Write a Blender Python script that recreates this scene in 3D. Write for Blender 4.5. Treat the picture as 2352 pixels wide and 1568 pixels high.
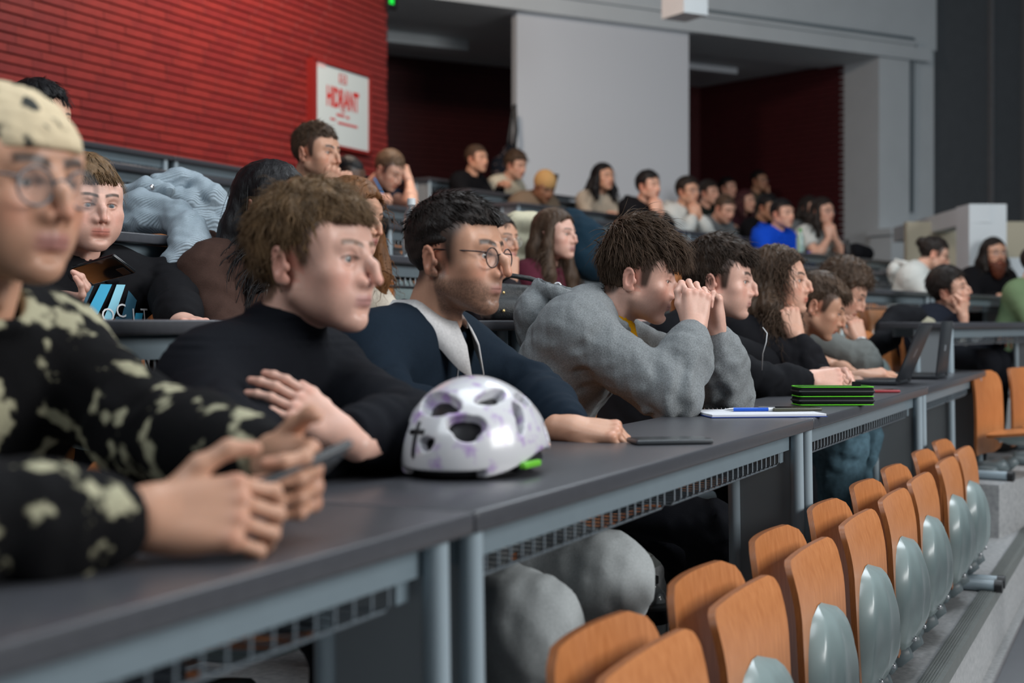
import bpy, bmesh, math, random, time
import numpy as np
from mathutils import Vector, Matrix, Quaternion
from mathutils.bvhtree import BVHTree
T00 = time.time()
for o in list(bpy.data.objects): bpy.data.objects.remove(o)
scene = bpy.context.scene
C = scene.collection
random.seed(7)
RNG = np.random.default_rng(7)

# ---------------------------------------------------------------- camera, light, exposure
FPX = 3267.0                       # focal length in pixels of the 2352x1568 frame (50 mm on full frame)
CX, HORIZON = 1176.0, 740.0
CAMZ = 0.96
EX = np.array([0.415, 0.910])      # row direction in (right, forward) of the camera
EX = EX / np.linalg.norm(EX)
cam_d = bpy.data.cameras.new('camera'); cam = bpy.data.objects.new('camera', cam_d); C.objects.link(cam)
cam_d.sensor_width = 36.0; cam_d.lens = FPX * 36.0 / 2352.0
cam_d.shift_y = -(784.0 - HORIZON) / 2352.0
cam_d.clip_start = 0.05; cam_d.clip_end = 200
cam.location = (0, 0, CAMZ)
cam.rotation_euler = (math.radians(90), 0, math.atan2(-EX[1], EX[0]))
cam_d.dof.use_dof = True; cam_d.dof.focus_distance = 3.55; cam_d.dof.aperture_fstop = 3.0
scene.camera = cam
world = bpy.data.worlds.new('world'); scene.world = world; world.use_nodes = True
world.node_tree.nodes['Background'].inputs[0].default_value = (0.62, 0.78, 0.92, 1)
world.node_tree.nodes['Background'].inputs[1].default_value = 0.085

def RF(R, F, U=0.0):               # camera right / forward / height above floor -> world
    return np.array([EX[0] * R + EX[1] * F, -EX[1] * R + EX[0] * F, U])
def DIR(R, F, U=0.0):              # camera-frame direction -> world unit vector
    v = RF(R, F, U); return v / np.linalg.norm(v)
def at(px, py, Z):                 # the point at depth Z that shows at a pixel
    return RF((px - CX) / FPX * Z, Z, CAMZ + (HORIZON - py) / FPX * Z)
def onz(px, py, z):                # the point of the horizontal plane z that shows at a pixel
    return at(px, py, (CAMZ - z) * FPX / (py - HORIZON))

def unit(v): v = np.asarray(v, float); return v / (np.linalg.norm(v) + 1e-12)
def area_light(name, loc, target, size, size_y, power, color):
    d = bpy.data.lights.new(name, 'AREA'); d.shape = 'RECTANGLE'; d.size = size; d.size_y = size_y; d.energy = power; d.color = color
    o = bpy.data.objects.new(name, d); C.objects.link(o); o.location = loc
    o.rotation_euler = (Vector(target) - Vector(loc)).to_track_quat('-Z', 'Y').to_euler()
    return o
# a tall window wall to the right of the stage, ceiling panels over the stalls, an added front-left fill, a lamp by the brick wall
area_light('window_daylight', tuple(RF(7.5, 0.5, 3.6)), tuple(RF(0.5, 4.0, 1.0)), 5.0, 3.0, 600, (0.98, 0.98, 0.97))
area_light('ceiling_panel', tuple(RF(0.6, 3.0, 4.6)), tuple(RF(0.6, 3.2, 0)), 2.4, 2.4, 95, (0.88, 0.95, 1.0))
area_light('front_left_fill', tuple(RF(-2.0, -0.4, 4.6)), tuple(RF(0.2, 3.2, 0.6)), 2.4, 2.4, 95, (0.88, 0.95, 1.0))  # unseen fill added to brighten desk leg panels and left-facing sides
area_light('ceiling_panel_far', tuple(RF(2.6, 7.6, 5.2)), tuple(RF(2.6, 7.8, 0)), 2.6, 2.6, 170, (0.86, 0.94, 1.0))
area_light('brick_wall_lamp', tuple(RF(-0.9, 9.4, 4.9)), tuple(RF(-1.5, 10.9, 2.6)), 0.6, 0.4, 130, (1.0, 0.80, 0.64))
scene.view_settings.view_transform = 'Standard'; scene.view_settings.look = 'None'
scene.view_settings.exposure = 0.0; scene.view_settings.gamma = 1.0
scene.view_settings.use_curve_mapping = False

# ---------------------------------------------------------------- materials
MATS = {}
def mat(name, col, rough=0.5, metal=0.0, noise=0.0, nscale=30.0, bump=0.0, bscale=80.0, stretch=(1, 1, 1), col2=None, attr=False, sss=0.0,
        spec=0.5, coat=0.0, trans=0.0, wave=None, emit=0.0, sheen=0.0, thr=None, sssc=(1.0, 0.35, 0.2)):
    if name in MATS: return MATS[name]
    m = bpy.data.materials.new(name); m.use_nodes = True; MATS[name] = m
    nt = m.node_tree; N = nt.nodes; L = nt.links; b = N['Principled BSDF']
    b.inputs['Base Color'].default_value = (*col, 1); b.inputs['Roughness'].default_value = rough; b.inputs['Metallic'].default_value = metal
    b.inputs['Specular IOR Level'].default_value = spec
    if coat: b.inputs['Coat Weight'].default_value = coat; b.inputs['Coat Roughness'].default_value = 0.15
    if trans: b.inputs['Transmission Weight'].default_value = trans
    if sheen: b.inputs['Sheen Weight'].default_value = sheen; b.inputs['Sheen Roughness'].default_value = 0.5
    if emit: b.inputs['Emission Color'].default_value = (*col, 1); b.inputs['Emission Strength'].default_value = emit
    if sss:
        b.inputs['Subsurface Weight'].default_value = sss; b.inputs['Subsurface Radius'].default_value = sssc; b.inputs['Subsurface Scale'].default_value = 0.006
    tc = N.new('ShaderNodeTexCoord'); mp = N.new('ShaderNodeMapping'); mp.inputs['Scale'].default_value = stretch
    L.new(tc.outputs['Object'], mp.inputs['Vector'])
    src = None
    if attr:
        a = N.new('ShaderNodeVertexColor'); a.layer_name = 'Col'; src = a.outputs['Color']
    if noise or thr is not None:
        n = N.new('ShaderNodeTexNoise'); n.inputs['Scale'].default_value = nscale; n.inputs['Detail'].default_value = 4
        L.new(mp.outputs[0], n.inputs['Vector'])
        mx = N.new('ShaderNodeMix'); mx.data_type = 'RGBA'
        rp = N.new('ShaderNodeValToRGB'); L.new(n.outputs['Fac'], rp.inputs['Fac'])
        if thr is not None:
            rp.color_ramp.elements[0].position = thr[0]; rp.color_ramp.elements[1].position = thr[1]
        else:
            rp.color_ramp.elements[0].position = 0.3; rp.color_ramp.elements[1].position = 0.7
        L.new(rp.outputs['Color'], mx.inputs[0])
        c2 = col2 if col2 is not None else tuple(min(1, c * (1 + noise)) for c in col)
        c1 = col if col2 is not None else tuple(c * (1 - noise) for c in col)
        if src is not None:
            mm = N.new('ShaderNodeMix'); mm.data_type = 'RGBA'; mm.blend_type = 'MULTIPLY'; mm.inputs[0].default_value = 1
            L.new(src, mm.inputs[6]); mx.inputs[6].default_value = (1 - noise,) * 3 + (1,); mx.inputs[7].default_value = (1, 1, 1, 1)
            L.new(mx.outputs[2], mm.inputs[7]); src = mm.outputs[2]
        else:
            mx.inputs[6].default_value = (*c1, 1); mx.inputs[7].default_value = (*c2, 1); src = mx.outputs[2]
    if src is not None: L.new(src, b.inputs['Base Color'])
    h = None
    if bump:
        n2 = N.new('ShaderNodeTexNoise'); n2.inputs['Scale'].default_value = bscale; n2.inputs['Detail'].default_value = 3
        L.new(mp.outputs[0], n2.inputs['Vector']); h = n2.outputs['Fac']
        if wave:
            w = N.new('ShaderNodeTexWave'); w.inputs['Scale'].default_value = wave[0]; w.inputs['Distortion'].default_value = wave[1]; w.bands_direction = wave[2]
            L.new(mp.outputs[0], w.inputs['Vector']); h = w.outputs['Fac']
        bp = N.new('ShaderNodeBump'); bp.inputs['Strength'].default_value = bump; bp.inputs['Distance'].default_value = 0.004
        L.new(h, bp.inputs['Height']); L.new(bp.outputs['Normal'], b.inputs['Normal'])
    return m

# ---------------------------------------------------------------- mesh helpers
class MB:
    """collects vertices and faces; build() links them as one mesh object"""
    def __init__(s): s.v = []; s.f = []
    def add(s, vs, fs):
        k = len(s.v); s.v += [tuple(map(float, p)) for p in vs]; s.f += [tuple(i + k for i in f) for f in fs]; return s
    def box(s, lo, hi, M=None):
        x0, y0, z0 = lo; x1, y1, z1 = hi
        vs = [(x0, y0, z0), (x1, y0, z0), (x1, y1, z0), (x0, y1, z0), (x0, y0, z1), (x1, y0, z1), (x1, y1, z1), (x0, y1, z1)]
        if M is not None: vs = [tuple(M @ Vector(p)) for p in vs]
        return s.add(vs, [(0, 3, 2, 1), (4, 5, 6, 7), (0, 1, 5, 4), (1, 2, 6, 5), (2, 3, 7, 6), (3, 0, 4, 7)])
    def bbox(s, lo, hi, b=0.003, M=None, seg=2):
        bm = bmesh.new(); r = bmesh.ops.create_cube(bm, size=1.0)
        for v in bm.verts: v.co = Vector([lo[i] + (v.co[i] + 0.5) * (hi[i] - lo[i]) for i in range(3)])
        bmesh.ops.bevel(bm, geom=bm.edges[:], offset=b, segments=seg, affect='EDGES', profile=0.5)
        vs = [v.co.copy() for v in bm.verts]; 
        if M is not None: vs = [M @ p for p in vs]
        bm.verts.index_update(); fs = [tuple(v.index for v in f.verts) for f in bm.faces]; bm.free()
        return s.add(vs, fs)
    def tube(s, pts, rad, n=10, cap=True, closed=False):
        pts = [Vector(p) for p in pts]; m = len(pts); rad = rad if hasattr(rad, '__len__') else [rad] * m
        base = len(s.v); up = None
        for i, p in enumerate(pts):
            if closed: d = pts[(i + 1) % m] - pts[i - 1]
            else: d = (pts[min(i + 1, m - 1)] - pts[max(i - 1, 0)])
            d = d.normalized() if d.length > 1e-9 else Vector((0, 0, 1))
            if up is None: up = Vector((0, 0, 1)) if abs(d.z) < 0.9 else Vector((1, 0, 0))
            a = d.cross(up); a = a.normalized() if a.length > 1e-6 else d.orthogonal().normalized()
            b = a.cross(d).normalized(); up = b
            for k in range(n):
                t = 2 * math.pi * k / n; s.v.append(tuple(p + (a * math.cos(t) + b * math.sin(t)) * rad[i]))
        for i in range(m if closed else m - 1):
            j = (i + 1) % m
            for k in range(n):
                k2 = (k + 1) % n; s.f.append((base + i * n + k, base + i * n + k2, base + j * n + k2, base + j * n + k))
        if cap and not closed:
            s.f.append(tuple(base + k for k in range(n))[::-1]); s.f.append(tuple(base + (m - 1) * n + k for k in range(n)))
        return s
    def lathe(s, prof, n=24, M=None):
        base = len(s.v); m = len(prof)
        for r, z in prof:
            for k in range(n):
                t = 2 * math.pi * k / n; p = Vector((r * math.cos(t), r * math.sin(t), z)); s.v.append(tuple(M @ p if M is not None else p))
        for i in range(m - 1):
            for k in range(n):
                k2 = (k + 1) % n; s.f.append((base + i * n + k, base + i * n + k2, base + (i + 1) * n + k2, base + (i + 1) * n + k))
        s.f.append(tuple(base + k for k in range(n))[::-1]); s.f.append(tuple(base + (m - 1) * n + k for k in range(n)))
        return s
    def prism(s, poly, z0, z1, M=None):
        n = len(poly); vs = [(x, y, z0) for x, y in poly] + [(x, y, z1) for x, y in poly]
        if M is not None: vs = [tuple(M @ Vector(p)) for p in vs]
        return s.add(vs, [tuple(range(n))[::-1], tuple(range(n, 2 * n))] + [(i, (i + 1) % n, (i + 1) % n + n, i + n) for i in range(n)])
    def grid(s, P):                 # P: (a,b,3) array of points -> quads
        a, b = P.shape[:2]; k = len(s.v); s.v += [tuple(map(float, p)) for p in P.reshape(-1, 3)]
        for i in range(a - 1):
            for j in range(b - 1): s.f.append((k + i * b + j, k + (i + 1) * b + j, k + (i + 1) * b + j + 1, k + i * b + j + 1))
        return s
    def mesh(s, name):
        me = bpy.data.meshes.new(name); me.from_pydata(s.v, [], s.f); me.update(); return me
    def build(s, name, m, parent=None, smooth=False, loc=None):
        me = s.mesh(name)
        return link(name, me, m, parent, smooth, loc)
def link(name, me, m, parent=None, smooth=False, loc=None):
    if m is not None and not me.materials: me.materials.append(m)
    if smooth: me.polygons.foreach_set('use_smooth', np.ones(len(me.polygons), dtype=bool))
    o = bpy.data.objects.new(name, me); C.objects.link(o)
    if parent is not None: o.parent = parent
    if loc is not None: o.location = loc
    return o
def sharp(o, deg=35):
    me = o.data; me.polygons.foreach_set('use_smooth', np.ones(len(me.polygons), dtype=bool)); me.set_sharp_from_angle(angle=math.radians(deg)); return o
def empty(name, loc=(0, 0, 0), rz=0.0):
    o = bpy.data.objects.new(name, None); C.objects.link(o); o.location = loc; o.rotation_euler = (0, 0, rz); o.empty_display_size = 0.05; return o
def tag(o, label=None, cat=None, group=None, kind=None):
    if label: o['label'] = label
    if cat: o['category'] = cat
    if group: o['group'] = group
    if kind: o['kind'] = kind
    return o
def copy_tree(o, parent=None):
    c = o.copy(); C.objects.link(c); c.parent = parent
    for ch in list(o.children): copy_tree(ch, c)
    return c
def frame(o, x, y, z):              # 4x4 matrix from an origin and three axes
    return Matrix(((x[0], y[0], z[0], o[0]), (x[1], y[1], z[1], o[1]), (x[2], y[2], z[2], o[2]), (0, 0, 0, 1)))
def text_mesh(txt, size, M, depth=0.0, align='CENTER', bold=0.0):
    cu = bpy.data.curves.new('lettering', 'FONT'); cu.body = txt; cu.size = size; cu.align_x = align; cu.align_y = 'CENTER'; cu.extrude = depth
    cu.resolution_u = 3; cu.offset = bold
    ob = bpy.data.objects.new('lettering', cu); C.objects.link(ob); dg = bpy.context.evaluated_depsgraph_get()
    me = bpy.data.meshes.new_from_object(ob.evaluated_get(dg)); bpy.data.objects.remove(ob); bpy.data.curves.remove(cu)
    me.transform(M); return me
# ---------------------------------------------------------------- palette
def srgb(r, g, b):
    return tuple(((c / 255) / 12.92 if c / 255 <= 0.04045 else ((c / 255 + 0.055) / 1.055) ** 2.4) for c in (r, g, b))
M_TOP = mat('desk_laminate', srgb(66, 67, 72), 0.33, noise=0.08, nscale=60, bump=0.04, bscale=400)
M_EDGE = mat('desk_edge_banding', srgb(58, 66, 74), 0.38)
M_RAIL = mat('blue_grey_painted_steel', srgb(112, 126, 134), 0.36, noise=0.03)
M_TUBE = mat('light_grey_painted_tube', srgb(150, 165, 174), 0.32)
M_SHEET = mat('grey_painted_sheet', srgb(136, 142, 146), 0.4)
M_WIRE = mat('basket_wire', srgb(120, 130, 138), 0.35, metal=0.4)
M_CAP = mat('black_plastic', srgb(24, 24, 27), 0.45)
M_STEEL = mat('zinc_steel', (0.55, 0.56, 0.58), 0.28, metal=0.9)
M_WOOD = mat('beech_plywood', srgb(182, 112, 62), 0.36, noise=0.1, nscale=9, stretch=(14, 14, 1.2), col2=srgb(202, 132, 80), bump=0.05, bscale=120, coat=0.15)
M_WOODEDGE = mat('plywood_edge', srgb(150, 88, 44), 0.45, noise=0.3, nscale=40, stretch=(1, 30, 1))
M_SHELL = mat('grey_green_moulded_plastic', srgb(138, 154, 154), 0.3, noise=0.03, coat=0.3)
M_BASE = mat('grey_seat_bracket', srgb(104, 116, 120), 0.42)
M_FLOOR = mat('speckled_terrazzo', srgb(138, 140, 142), 0.55, noise=0.25, nscale=55, bump=0.05, bscale=200, col2=srgb(168, 169, 170))
M_RISER = mat('grey_riser', srgb(120, 120, 122), 0.6, noise=0.1, nscale=20)
M_NOSE = mat('ribbed_stair_nosing', srgb(98, 102, 100), 0.5, noise=0.1, nscale=30)
M_BRICK = mat('red_painted_brick', srgb(128, 38, 35), 0.5, noise=0.12, nscale=14, bump=0.25, bscale=60)
M_BRICK2 = mat('red_painted_brick_warm', srgb(119, 33, 33), 0.5, noise=0.12, nscale=14, bump=0.25, bscale=60)
M_MORTAR = mat('dark_red_joint', srgb(70, 16, 18), 0.8)
M_WALL = mat('white_plaster', srgb(205, 212, 216), 0.75, noise=0.03, nscale=3, bump=0.03, bscale=120)
M_BOARD = mat('smooth_white_panel', srgb(214, 219, 226), 0.7)
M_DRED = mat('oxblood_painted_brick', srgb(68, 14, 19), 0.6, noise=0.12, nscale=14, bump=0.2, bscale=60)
M_DGREY = mat('charcoal_blind', srgb(88, 92, 96), 0.8, noise=0.05, nscale=8)
M_BEIGE = mat('beige_paint', srgb(186, 180, 160), 0.8)

# ---------------------------------------------------------------- seating grid
TH = math.atan2(0.0, 1.0)
L_DESK = 1.89
C1, PITCH, RISE = 0.773, 0.885, 0.24
def row_c(k): return C1 + PITCH * (k - 1)
def row_z(k): return RISE * (k - 1)
DESK_H, DESK_D = 0.725, 0.36

def make_desk():
    L = L_DESK - 0.006
    root = empty('lecture_desk')
    top = MB().bbox((0.0, 0.0, DESK_H - 0.028), (L, DESK_D, DESK_H), 0.005, seg=3).build('desk_top', M_TOP, root); sharp(top)
    MB().box((0.030, 0.046, DESK_H - 0.074), (L - 0.030, 0.058, DESK_H - 0.029)).build('front_rail', M_RAIL, root)
    MB().box((0.10, DESK_D - 0.05, DESK_H - 0.07), (L - 0.10, DESK_D - 0.035, DESK_H - 0.029)).build('rear_rail', M_RAIL, root)
    for x, s in ((0.045, 1), (L - 0.045, -1)):
        lg = MB()
        y0t, y1t, y0b, y1b = 0.040, 0.18, 0.030, 0.17
        zt, zb = DESK_H - 0.029, 0.05
        lg.add([(x - 0.006, y0t, zt), (x + 0.006, y0t, zt), (x + 0.006, y1t, zt), (x - 0.006, y1t, zt), (x - 0.006, y0b, zb), (x + 0.006, y0b, zb), (x + 0.006, y1b, zb), (x - 0.006, y1b, zb)],
               [(0, 1, 2, 3), (7, 6, 5, 4), (0, 4, 5, 1), (1, 5, 6, 2), (2, 6, 7, 3), (3, 7, 4, 0)])
        leg = lg.build('leg', M_SHEET, root)
        t = MB().tube([(x, y0t - 0.008, zt), (x, y0b - 0.008, zb)], 0.0165, 14).build('front_tube', M_TUBE, leg, True); sharp(t)
        t = MB().tube([(x, y1t + 0.008, zt), (x, y1b + 0.008, zb)], 0.0165, 14).build('rear_tube', M_TUBE, leg, True); sharp(t)
        br = MB().bbox((x + s * 0.03 - 0.016, 0.060, DESK_H - 0.105), (x + s * 0.03 + 0.016, 0.066, DESK_H - 0.05), 0.002).build('corner_bracket', M_RAIL, leg)
        ft = MB().tube([(x, 0.20, 0.022), (x, -0.235, 0.022)], 0.021, 14).build('foot', M_TUBE, root); sharp(ft)
        fc = MB().tube([(x, -0.235, 0.022), (x, -0.262, 0.022)], 0.0235, 14).build('foot_cap', M_CAP, ft); sharp(fc)
    wb = MB(); r = 0.0022; zt, zb = DESK_H - 0.072, DESK_H - 0.108
    for (xa, xb) in ((0.11, L / 2 - 0.03), (L / 2 + 0.03, L - 0.11)):
        n = 21
        for i in range(n):
            x = xa + (xb - xa) * i / (n - 1)
            wb.tube([(x, 0.060, zt), (x, 0.060, zb + 0.008), (x, 0.066, zb), (x, 0.23, zb), (x, 0.25, zb + 0.04)], r, 5)
        for (y, z) in ((0.066, zb), (0.15, zb), (0.25, zb + 0.04)):
            wb.tube([(xa, y, z), (xb, y, z)], r, 5)
    wb.build('wire_basket', M_WIRE, root)
    return root

def plywood(w, h, th, corner, curve, wave, n=12, m=14, taper=0.0):
    """curved plywood board in the x-z plane, front face towards -y"""
    zs = np.concatenate([np.linspace(0, corner, 5), np.linspace(corner, h - corner, m)[1:-1], np.linspace(h - corner, h, 6)])
    P = np.zeros((2, len(zs), n + 1, 3))
    for i, z in enumerate(zs):
        e = corner - min(z, h - z); e = max(e, 0)
        hw = w / 2 - (corner - math.sqrt(max(corner ** 2 - e ** 2, 0))) - taper * (1 - z / h) * w / 2
        for j in range(n + 1):
            x = -hw + 2 * hw * j / n
            y = curve * (x / (w / 2)) ** 2 + wave(z / h)
            P[0, i, j] = (x, y - th / 2, z); P[1, i, j] = (x, y + th / 2, z)
    return P
def ply_build(P, name, parent, M=None):
    a, b = P.shape[1:3]
    if M is not None:
        P = np.array([tuple(M @ Vector(p)) for p in P.reshape(-1, 3)]).reshape(P.shape)
    f = MB(); f.grid(P[0]); f.grid(P[1][::-1])
    o = f.build(name, M_WOOD, parent, True)
    ring = [(0, j) for j in range(b)] + [(i, b - 1) for i in range(1, a)] + [(a - 1, j) for j in range(b - 2, -1, -1)] + [(i, 0) for i in range(a - 2, 0, -1)]
    E = np.array([[P[0, i, j], P[1, i, j]] for i, j in ring] + [[P[0, 0, 0], P[1, 0, 0]]])
    MB().grid(E).build('ply_edge', M_WOODEDGE, o, True)
    return o
def make_seat(folded):
    root = empty('tip_up_seat')
    W = 0.43
    bk = plywood(W, 0.40, 0.013, 0.075, -0.035, lambda u: 0.03 * (u - 0.3) ** 2 + 0.02 * (u > 0.75) * (u - 0.75))
    ply_build(bk, 'backrest', root, Matrix.Translation((0, 0.11, 0.09)))
    pan = plywood(W - 0.02, 0.41, 0.013, 0.035, -0.012, lambda u: 0.035 * max(0, u - 0.7) ** 2 / 0.09 * 0.6)
    sh = np.zeros((19, 23, 3))
    for i in range(19):
        v = i / 18; z = 0.004 + 0.29 * v
        hw = 0.165 * (1 - max(0, (v - 0.40) / 0.60) ** 2.4) ** 0.5 * (1 if v > 0.16 else (0.66 + 0.34 * math.sin(v / 0.16 * math.pi / 2))); hw = max(hw, 0.016)
        for j in range(23):
            u = -1 + j / 11
            edge = min(1.0, (1 - abs(u)) / 0.10) * min(1.0, (1 - v) / 0.06)
            body = math.sin(math.pi * min(1, max(0.04, (1 - v) ** 0.8))) ** 0.8 * (1 - 0.45 * abs(u) ** 2)
            ridge = math.exp(-((abs(u) - 0.52 + 0.30 * v) / 0.16) ** 2)
            sh[i, j] = (u * hw, -0.008 - 0.014 * edge - (0.040 * body + 0.022 * ridge * min(1, v * 4) * (1 - v)) * edge, z)
    if folded: M = Matrix.Translation((0, 0.0, 0.055)) @ Matrix.Rotation(math.radians(-3), 4, 'X')
    else: M = Matrix.Translation((0, 0.04, 0.20)) @ Matrix.Rotation(math.radians(84), 4, 'X')
    p = ply_build(pan, 'seat_pan', root, M)
    S = np.array([tuple(M @ Vector(q)) for q in sh.reshape(-1, 3)]).reshape(sh.shape)
    shell = MB().grid(S).build('underside_shell', M_SHELL, p, True)
    for bx in (-0.085, 0.085):
        q = M @ Vector((bx, -0.042, 0.035)); Mr = Matrix.Translation(q) @ M.to_3x3().to_4x4() @ Matrix.Rotation(math.radians(90), 4, 'X')
        b = MB().lathe([(0.0085, -0.01), (0.0085, 0.002), (0.006, 0.006), (0.002, 0.007)], 12, Mr).build('bolt', M_STEEL, p); sharp(b, 50)
    for sx in (-0.09, 0.09):
        MB().tube([(sx, 0.10, 0.03), (sx, 0.06, 0.035), (sx, 0.0, 0.045), (sx, -0.03, 0.06)], [0.03, 0.034, 0.032, 0.02], 12).build('hinge_bracket', M_BASE, root, True)
    MB().bbox((-0.16, 0.0, 0.0), (0.16, 0.10, 0.045), 0.018).build('base_bracket', M_BASE, root, True)
    return root

desk0 = make_desk()
seat_up, seat_down = make_seat(True), make_seat(False)
used = {'d': False, 'u': False, 's': False}
def place(proto, key, loc, rz, label, cat, group, sx=1.0):
    if not used[key]: o = proto; used[key] = True
    else: o = copy_tree(proto)
    o.location = loc; o.rotation_euler = (0, 0, rz); o.scale = (sx, 1, 1)
    return tag(o, label, cat, group)

# ---------------------------------------------------------------- left block
ORD = ['first', 'second', 'third', 'fourth', 'fifth', 'sixth', 'seventh', 'eighth', 'ninth', 'tenth']
JOIN = {1: [-0.30, 1.59, 3.48, 5.37], 2: [0.0, 1.80, 3.69, 5.58], 3: [1.75, 3.64, 5.53], 4: [2.3, 4.19, 6.08], 5: [4.95, 6.84], 6: [4.80, 6.69]}
what1 = {0: 'grey lecture desk in the front row under the man with the phone', 1: 'grey lecture desk in the front row carrying the white cycling helmet',
         2: 'grey lecture desk in the front row carrying the green-edged pencil case', 3: 'grey lecture desk at the far end of the front row carrying the laptops'}
for k, ts in JOIN.items():
    for i, t in enumerate(ts):
        lab = what1[i] if k == 1 else f'dark grey lecture desk in the {ORD[k-1]} row up, {ORD[i]} one from the left'
        place(desk0, 'd', (t, row_c(k), row_z(k)), 0, lab, 'desk', 'lecture desks below the brick wall')
# the folded front seats, and the seats behind each desk row (fixed to the next tier)
FRONT = [1.93, 2.44, 2.96, 3.48, 3.98, 4.45, 5.03, 5.50]
for i, t in enumerate(FRONT):
    place(seat_up, 'u', (t, row_c(1) - 0.135, row_z(1) + 0.025), 0, f'folded plywood tip-up seat with grey shell below the front desk, {ORD[i]} from the camera', 'seat', 'folded seats in front of the front desk')
OCC = {1: [1.36, 2.05, 2.68, 3.28, 4.15, 4.95, 5.80, 6.35], 2: [2.85, 3.45, 4.05, 5.35, 5.95, 6.6], 3: [3.1, 5.2, 5.8], 4: [8.2]}
for k, ts in OCC.items():
    for i, t in enumerate(ts):
        place(seat_down, 's', (t, row_c(k + 1) - 0.135, row_z(k + 1)), 0, f'lowered plywood seat behind the {ORD[k-1]} desk row, {ORD[i]} from the left', 'seat', 'lowered seats under the listeners')
for k, ts in {1: [7.0], 2: [1.6, 2.2, 4.75, 7.1], 3: [4.4, 6.6, 7.2], 4: [5.4, 6.1, 6.8, 7.5]}.items():
    for i, t in enumerate(ts):
        place(seat_up, 'u', (t, row_c(k + 1) - 0.135, row_z(k + 1)), 0, f'folded empty plywood seat behind the {ORD[k-1]} desk row, {ORD[i]} from the left', 'seat', 'folded empty seats higher up')
for i, t in enumerate((1.62, 3.51)):
    place(desk0, 'd', (t, row_c(0) - 0.045, row_z(0)), 0, 'dark desk corner at the bottom right picture edge' if i == 0 else 'next desk of the empty row before the folded seats', 'desk', 'lecture desks below the brick wall')
# end panel of the front row
ep = empty('end_panel', (7.28, row_c(1), 0)); tag(ep, 'dark grey end panel closing the far end of the front desk row', 'panel')
MB().bbox((0.0, 0.0, 0.28), (0.02, 0.34, 0.70), 0.004).build('panel_board', M_EDGE, ep)
l = MB().add([(0.0, 0.0, 0.30), (0.02, 0.0, 0.30), (0.02, 0.16, 0.30), (0.0, 0.16, 0.30), (0.0, -0.085, 0.045), (0.02, -0.085, 0.045), (0.02, 0.08, 0.045), (0.0, 0.08, 0.045)],
         [(0, 1, 2, 3), (7, 6, 5, 4), (0, 4, 5, 1), (1, 5, 6, 2), (2, 6, 7, 3), (3, 7, 4, 0)]).build('leg', M_SHEET, ep)
f_ = sharp(MB().tube([(0.01, 0.20, 0.022), (0.01, -0.235, 0.022)], 0.021, 14).build('foot', M_TUBE, ep)); sharp(MB().tube([(0.01, -0.235, 0.022), (0.01, -0.262, 0.022)], 0.0235, 14).build('foot_cap', M_CAP, f_))

# ---------------------------------------------------------------- floor and tiers
fl = MB(); fl.box((-4, -4.0, -0.60), (26, 16, -RISE)); tag(fl.build('floor', M_FLOOR), kind='structure')
for k in range(1, 7):
    y0 = row_c(k) - 0.23; XE = 7.75 if k < 4 else 8.75
    o = MB().box((-3.0, y0, -RISE - 0.01), (XE, y0 + PITCH + 0.01 if k < 6 else 6.3, row_z(k))).build(f'floor_tier_{k}', M_FLOOR); tag(o, kind='structure')
    nz = MB().box((-3.0, y0 - 0.012, row_z(k) - 0.035), (XE, y0 + 0.045, row_z(k) + 0.004))
    for j in range(5): nz.box((-3.0, y0 + 0.002 + j * 0.008, row_z(k) + 0.004), (XE, y0 + 0.006 + j * 0.008, row_z(k) + 0.0065))
    tag(nz.build(f'trim_{k}', M_NOSE), kind='structure')
# aisle steps at the end of the left block
for k in range(0, 13):
    z = -0.12 + 0.12 * k; y0 = row_c(1) - 0.19 + 0.4425 * (k - 1)
    x0 = 7.76 if k < 7 else 8.76
    tag(MB().box((x0, y0, -RISE - 0.02), (x0 + 1.5, y0 + 0.46, z)).build(f'floor_step_{k}', M_FLOOR), kind='structure')
    tag(MB().box((x0, y0 - 0.008, z - 0.03), (x0 + 1.5, y0 + 0.04, z + 0.004)).build(f'trim_{k + 20}', M_NOSE), kind='structure')

# ---------------------------------------------------------------- centre block
TC = math.radians(35.0); dC = np.array([math.sin(TC), math.cos(TC)])     # row direction in (right, forward)
dCw = RF(*dC); nCw = RF(-dC[1], dC[0]); rzC = math.atan2(dCw[1], dCw[0])
def cen(k, s, y=0.0, z=0.0):       # k-th centre row, s metres along, y metres behind the front edge
    e = RF(2.05 - 0.40 * k, 6.6 + 0.90 * k) + dCw * s + nCw * y
    return np.array([e[0], e[1], CAMZ + 0.188 * k + z])
for k in range(8):
    for i in range({0: 2, 1: 3}.get(k, 3)):
        p = cen(k, 1.74 * i, 0, -DESK_H + 0.0)
        place(desk0, 'd', tuple(p), rzC, f'grey lecture desk of the far block, {ORD[k]} row from the bottom, {ORD[i]} from the aisle', 'desk', 'lecture desks of the far block', 0.92)
    y0 = -0.25
    A = [cen(k, -0.15, y0), cen(k, 8.0, y0), cen(k, 8.0, y0 + 0.86 if k < 7 else 2.6), cen(k, -0.15, y0 + 0.86 if k < 7 else 2.6)]
    zt = CAMZ + 0.188 * k - DESK_H
    o = MB().prism([(a[0], a[1]) for a in A], -RISE - 0.015, zt).build(f'floor_far_tier_{k}', M_FLOOR); tag(o, kind='structure')
FARSEATS = [(0, 0.35, 's'), (0, 0.95, 's'), (1, 0.4, 'u'), (1, 1.0, 'u'), (2, 1.6, 'u'), (2, 2.2, 'u'), (2, 0.5, 'u'), (3, 0.5, 'u'), (3, 1.1, 'u'), (4, 0.6, 'u'), (4, 1.2, 'u'), (5, 0.45, 'u'), (1, 1.6, 'u'), (5, 1.2, 'u'), (3, 2.8, 'u'), (2, 2.8, 'u'), (0, 1.5, 's')]
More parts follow.
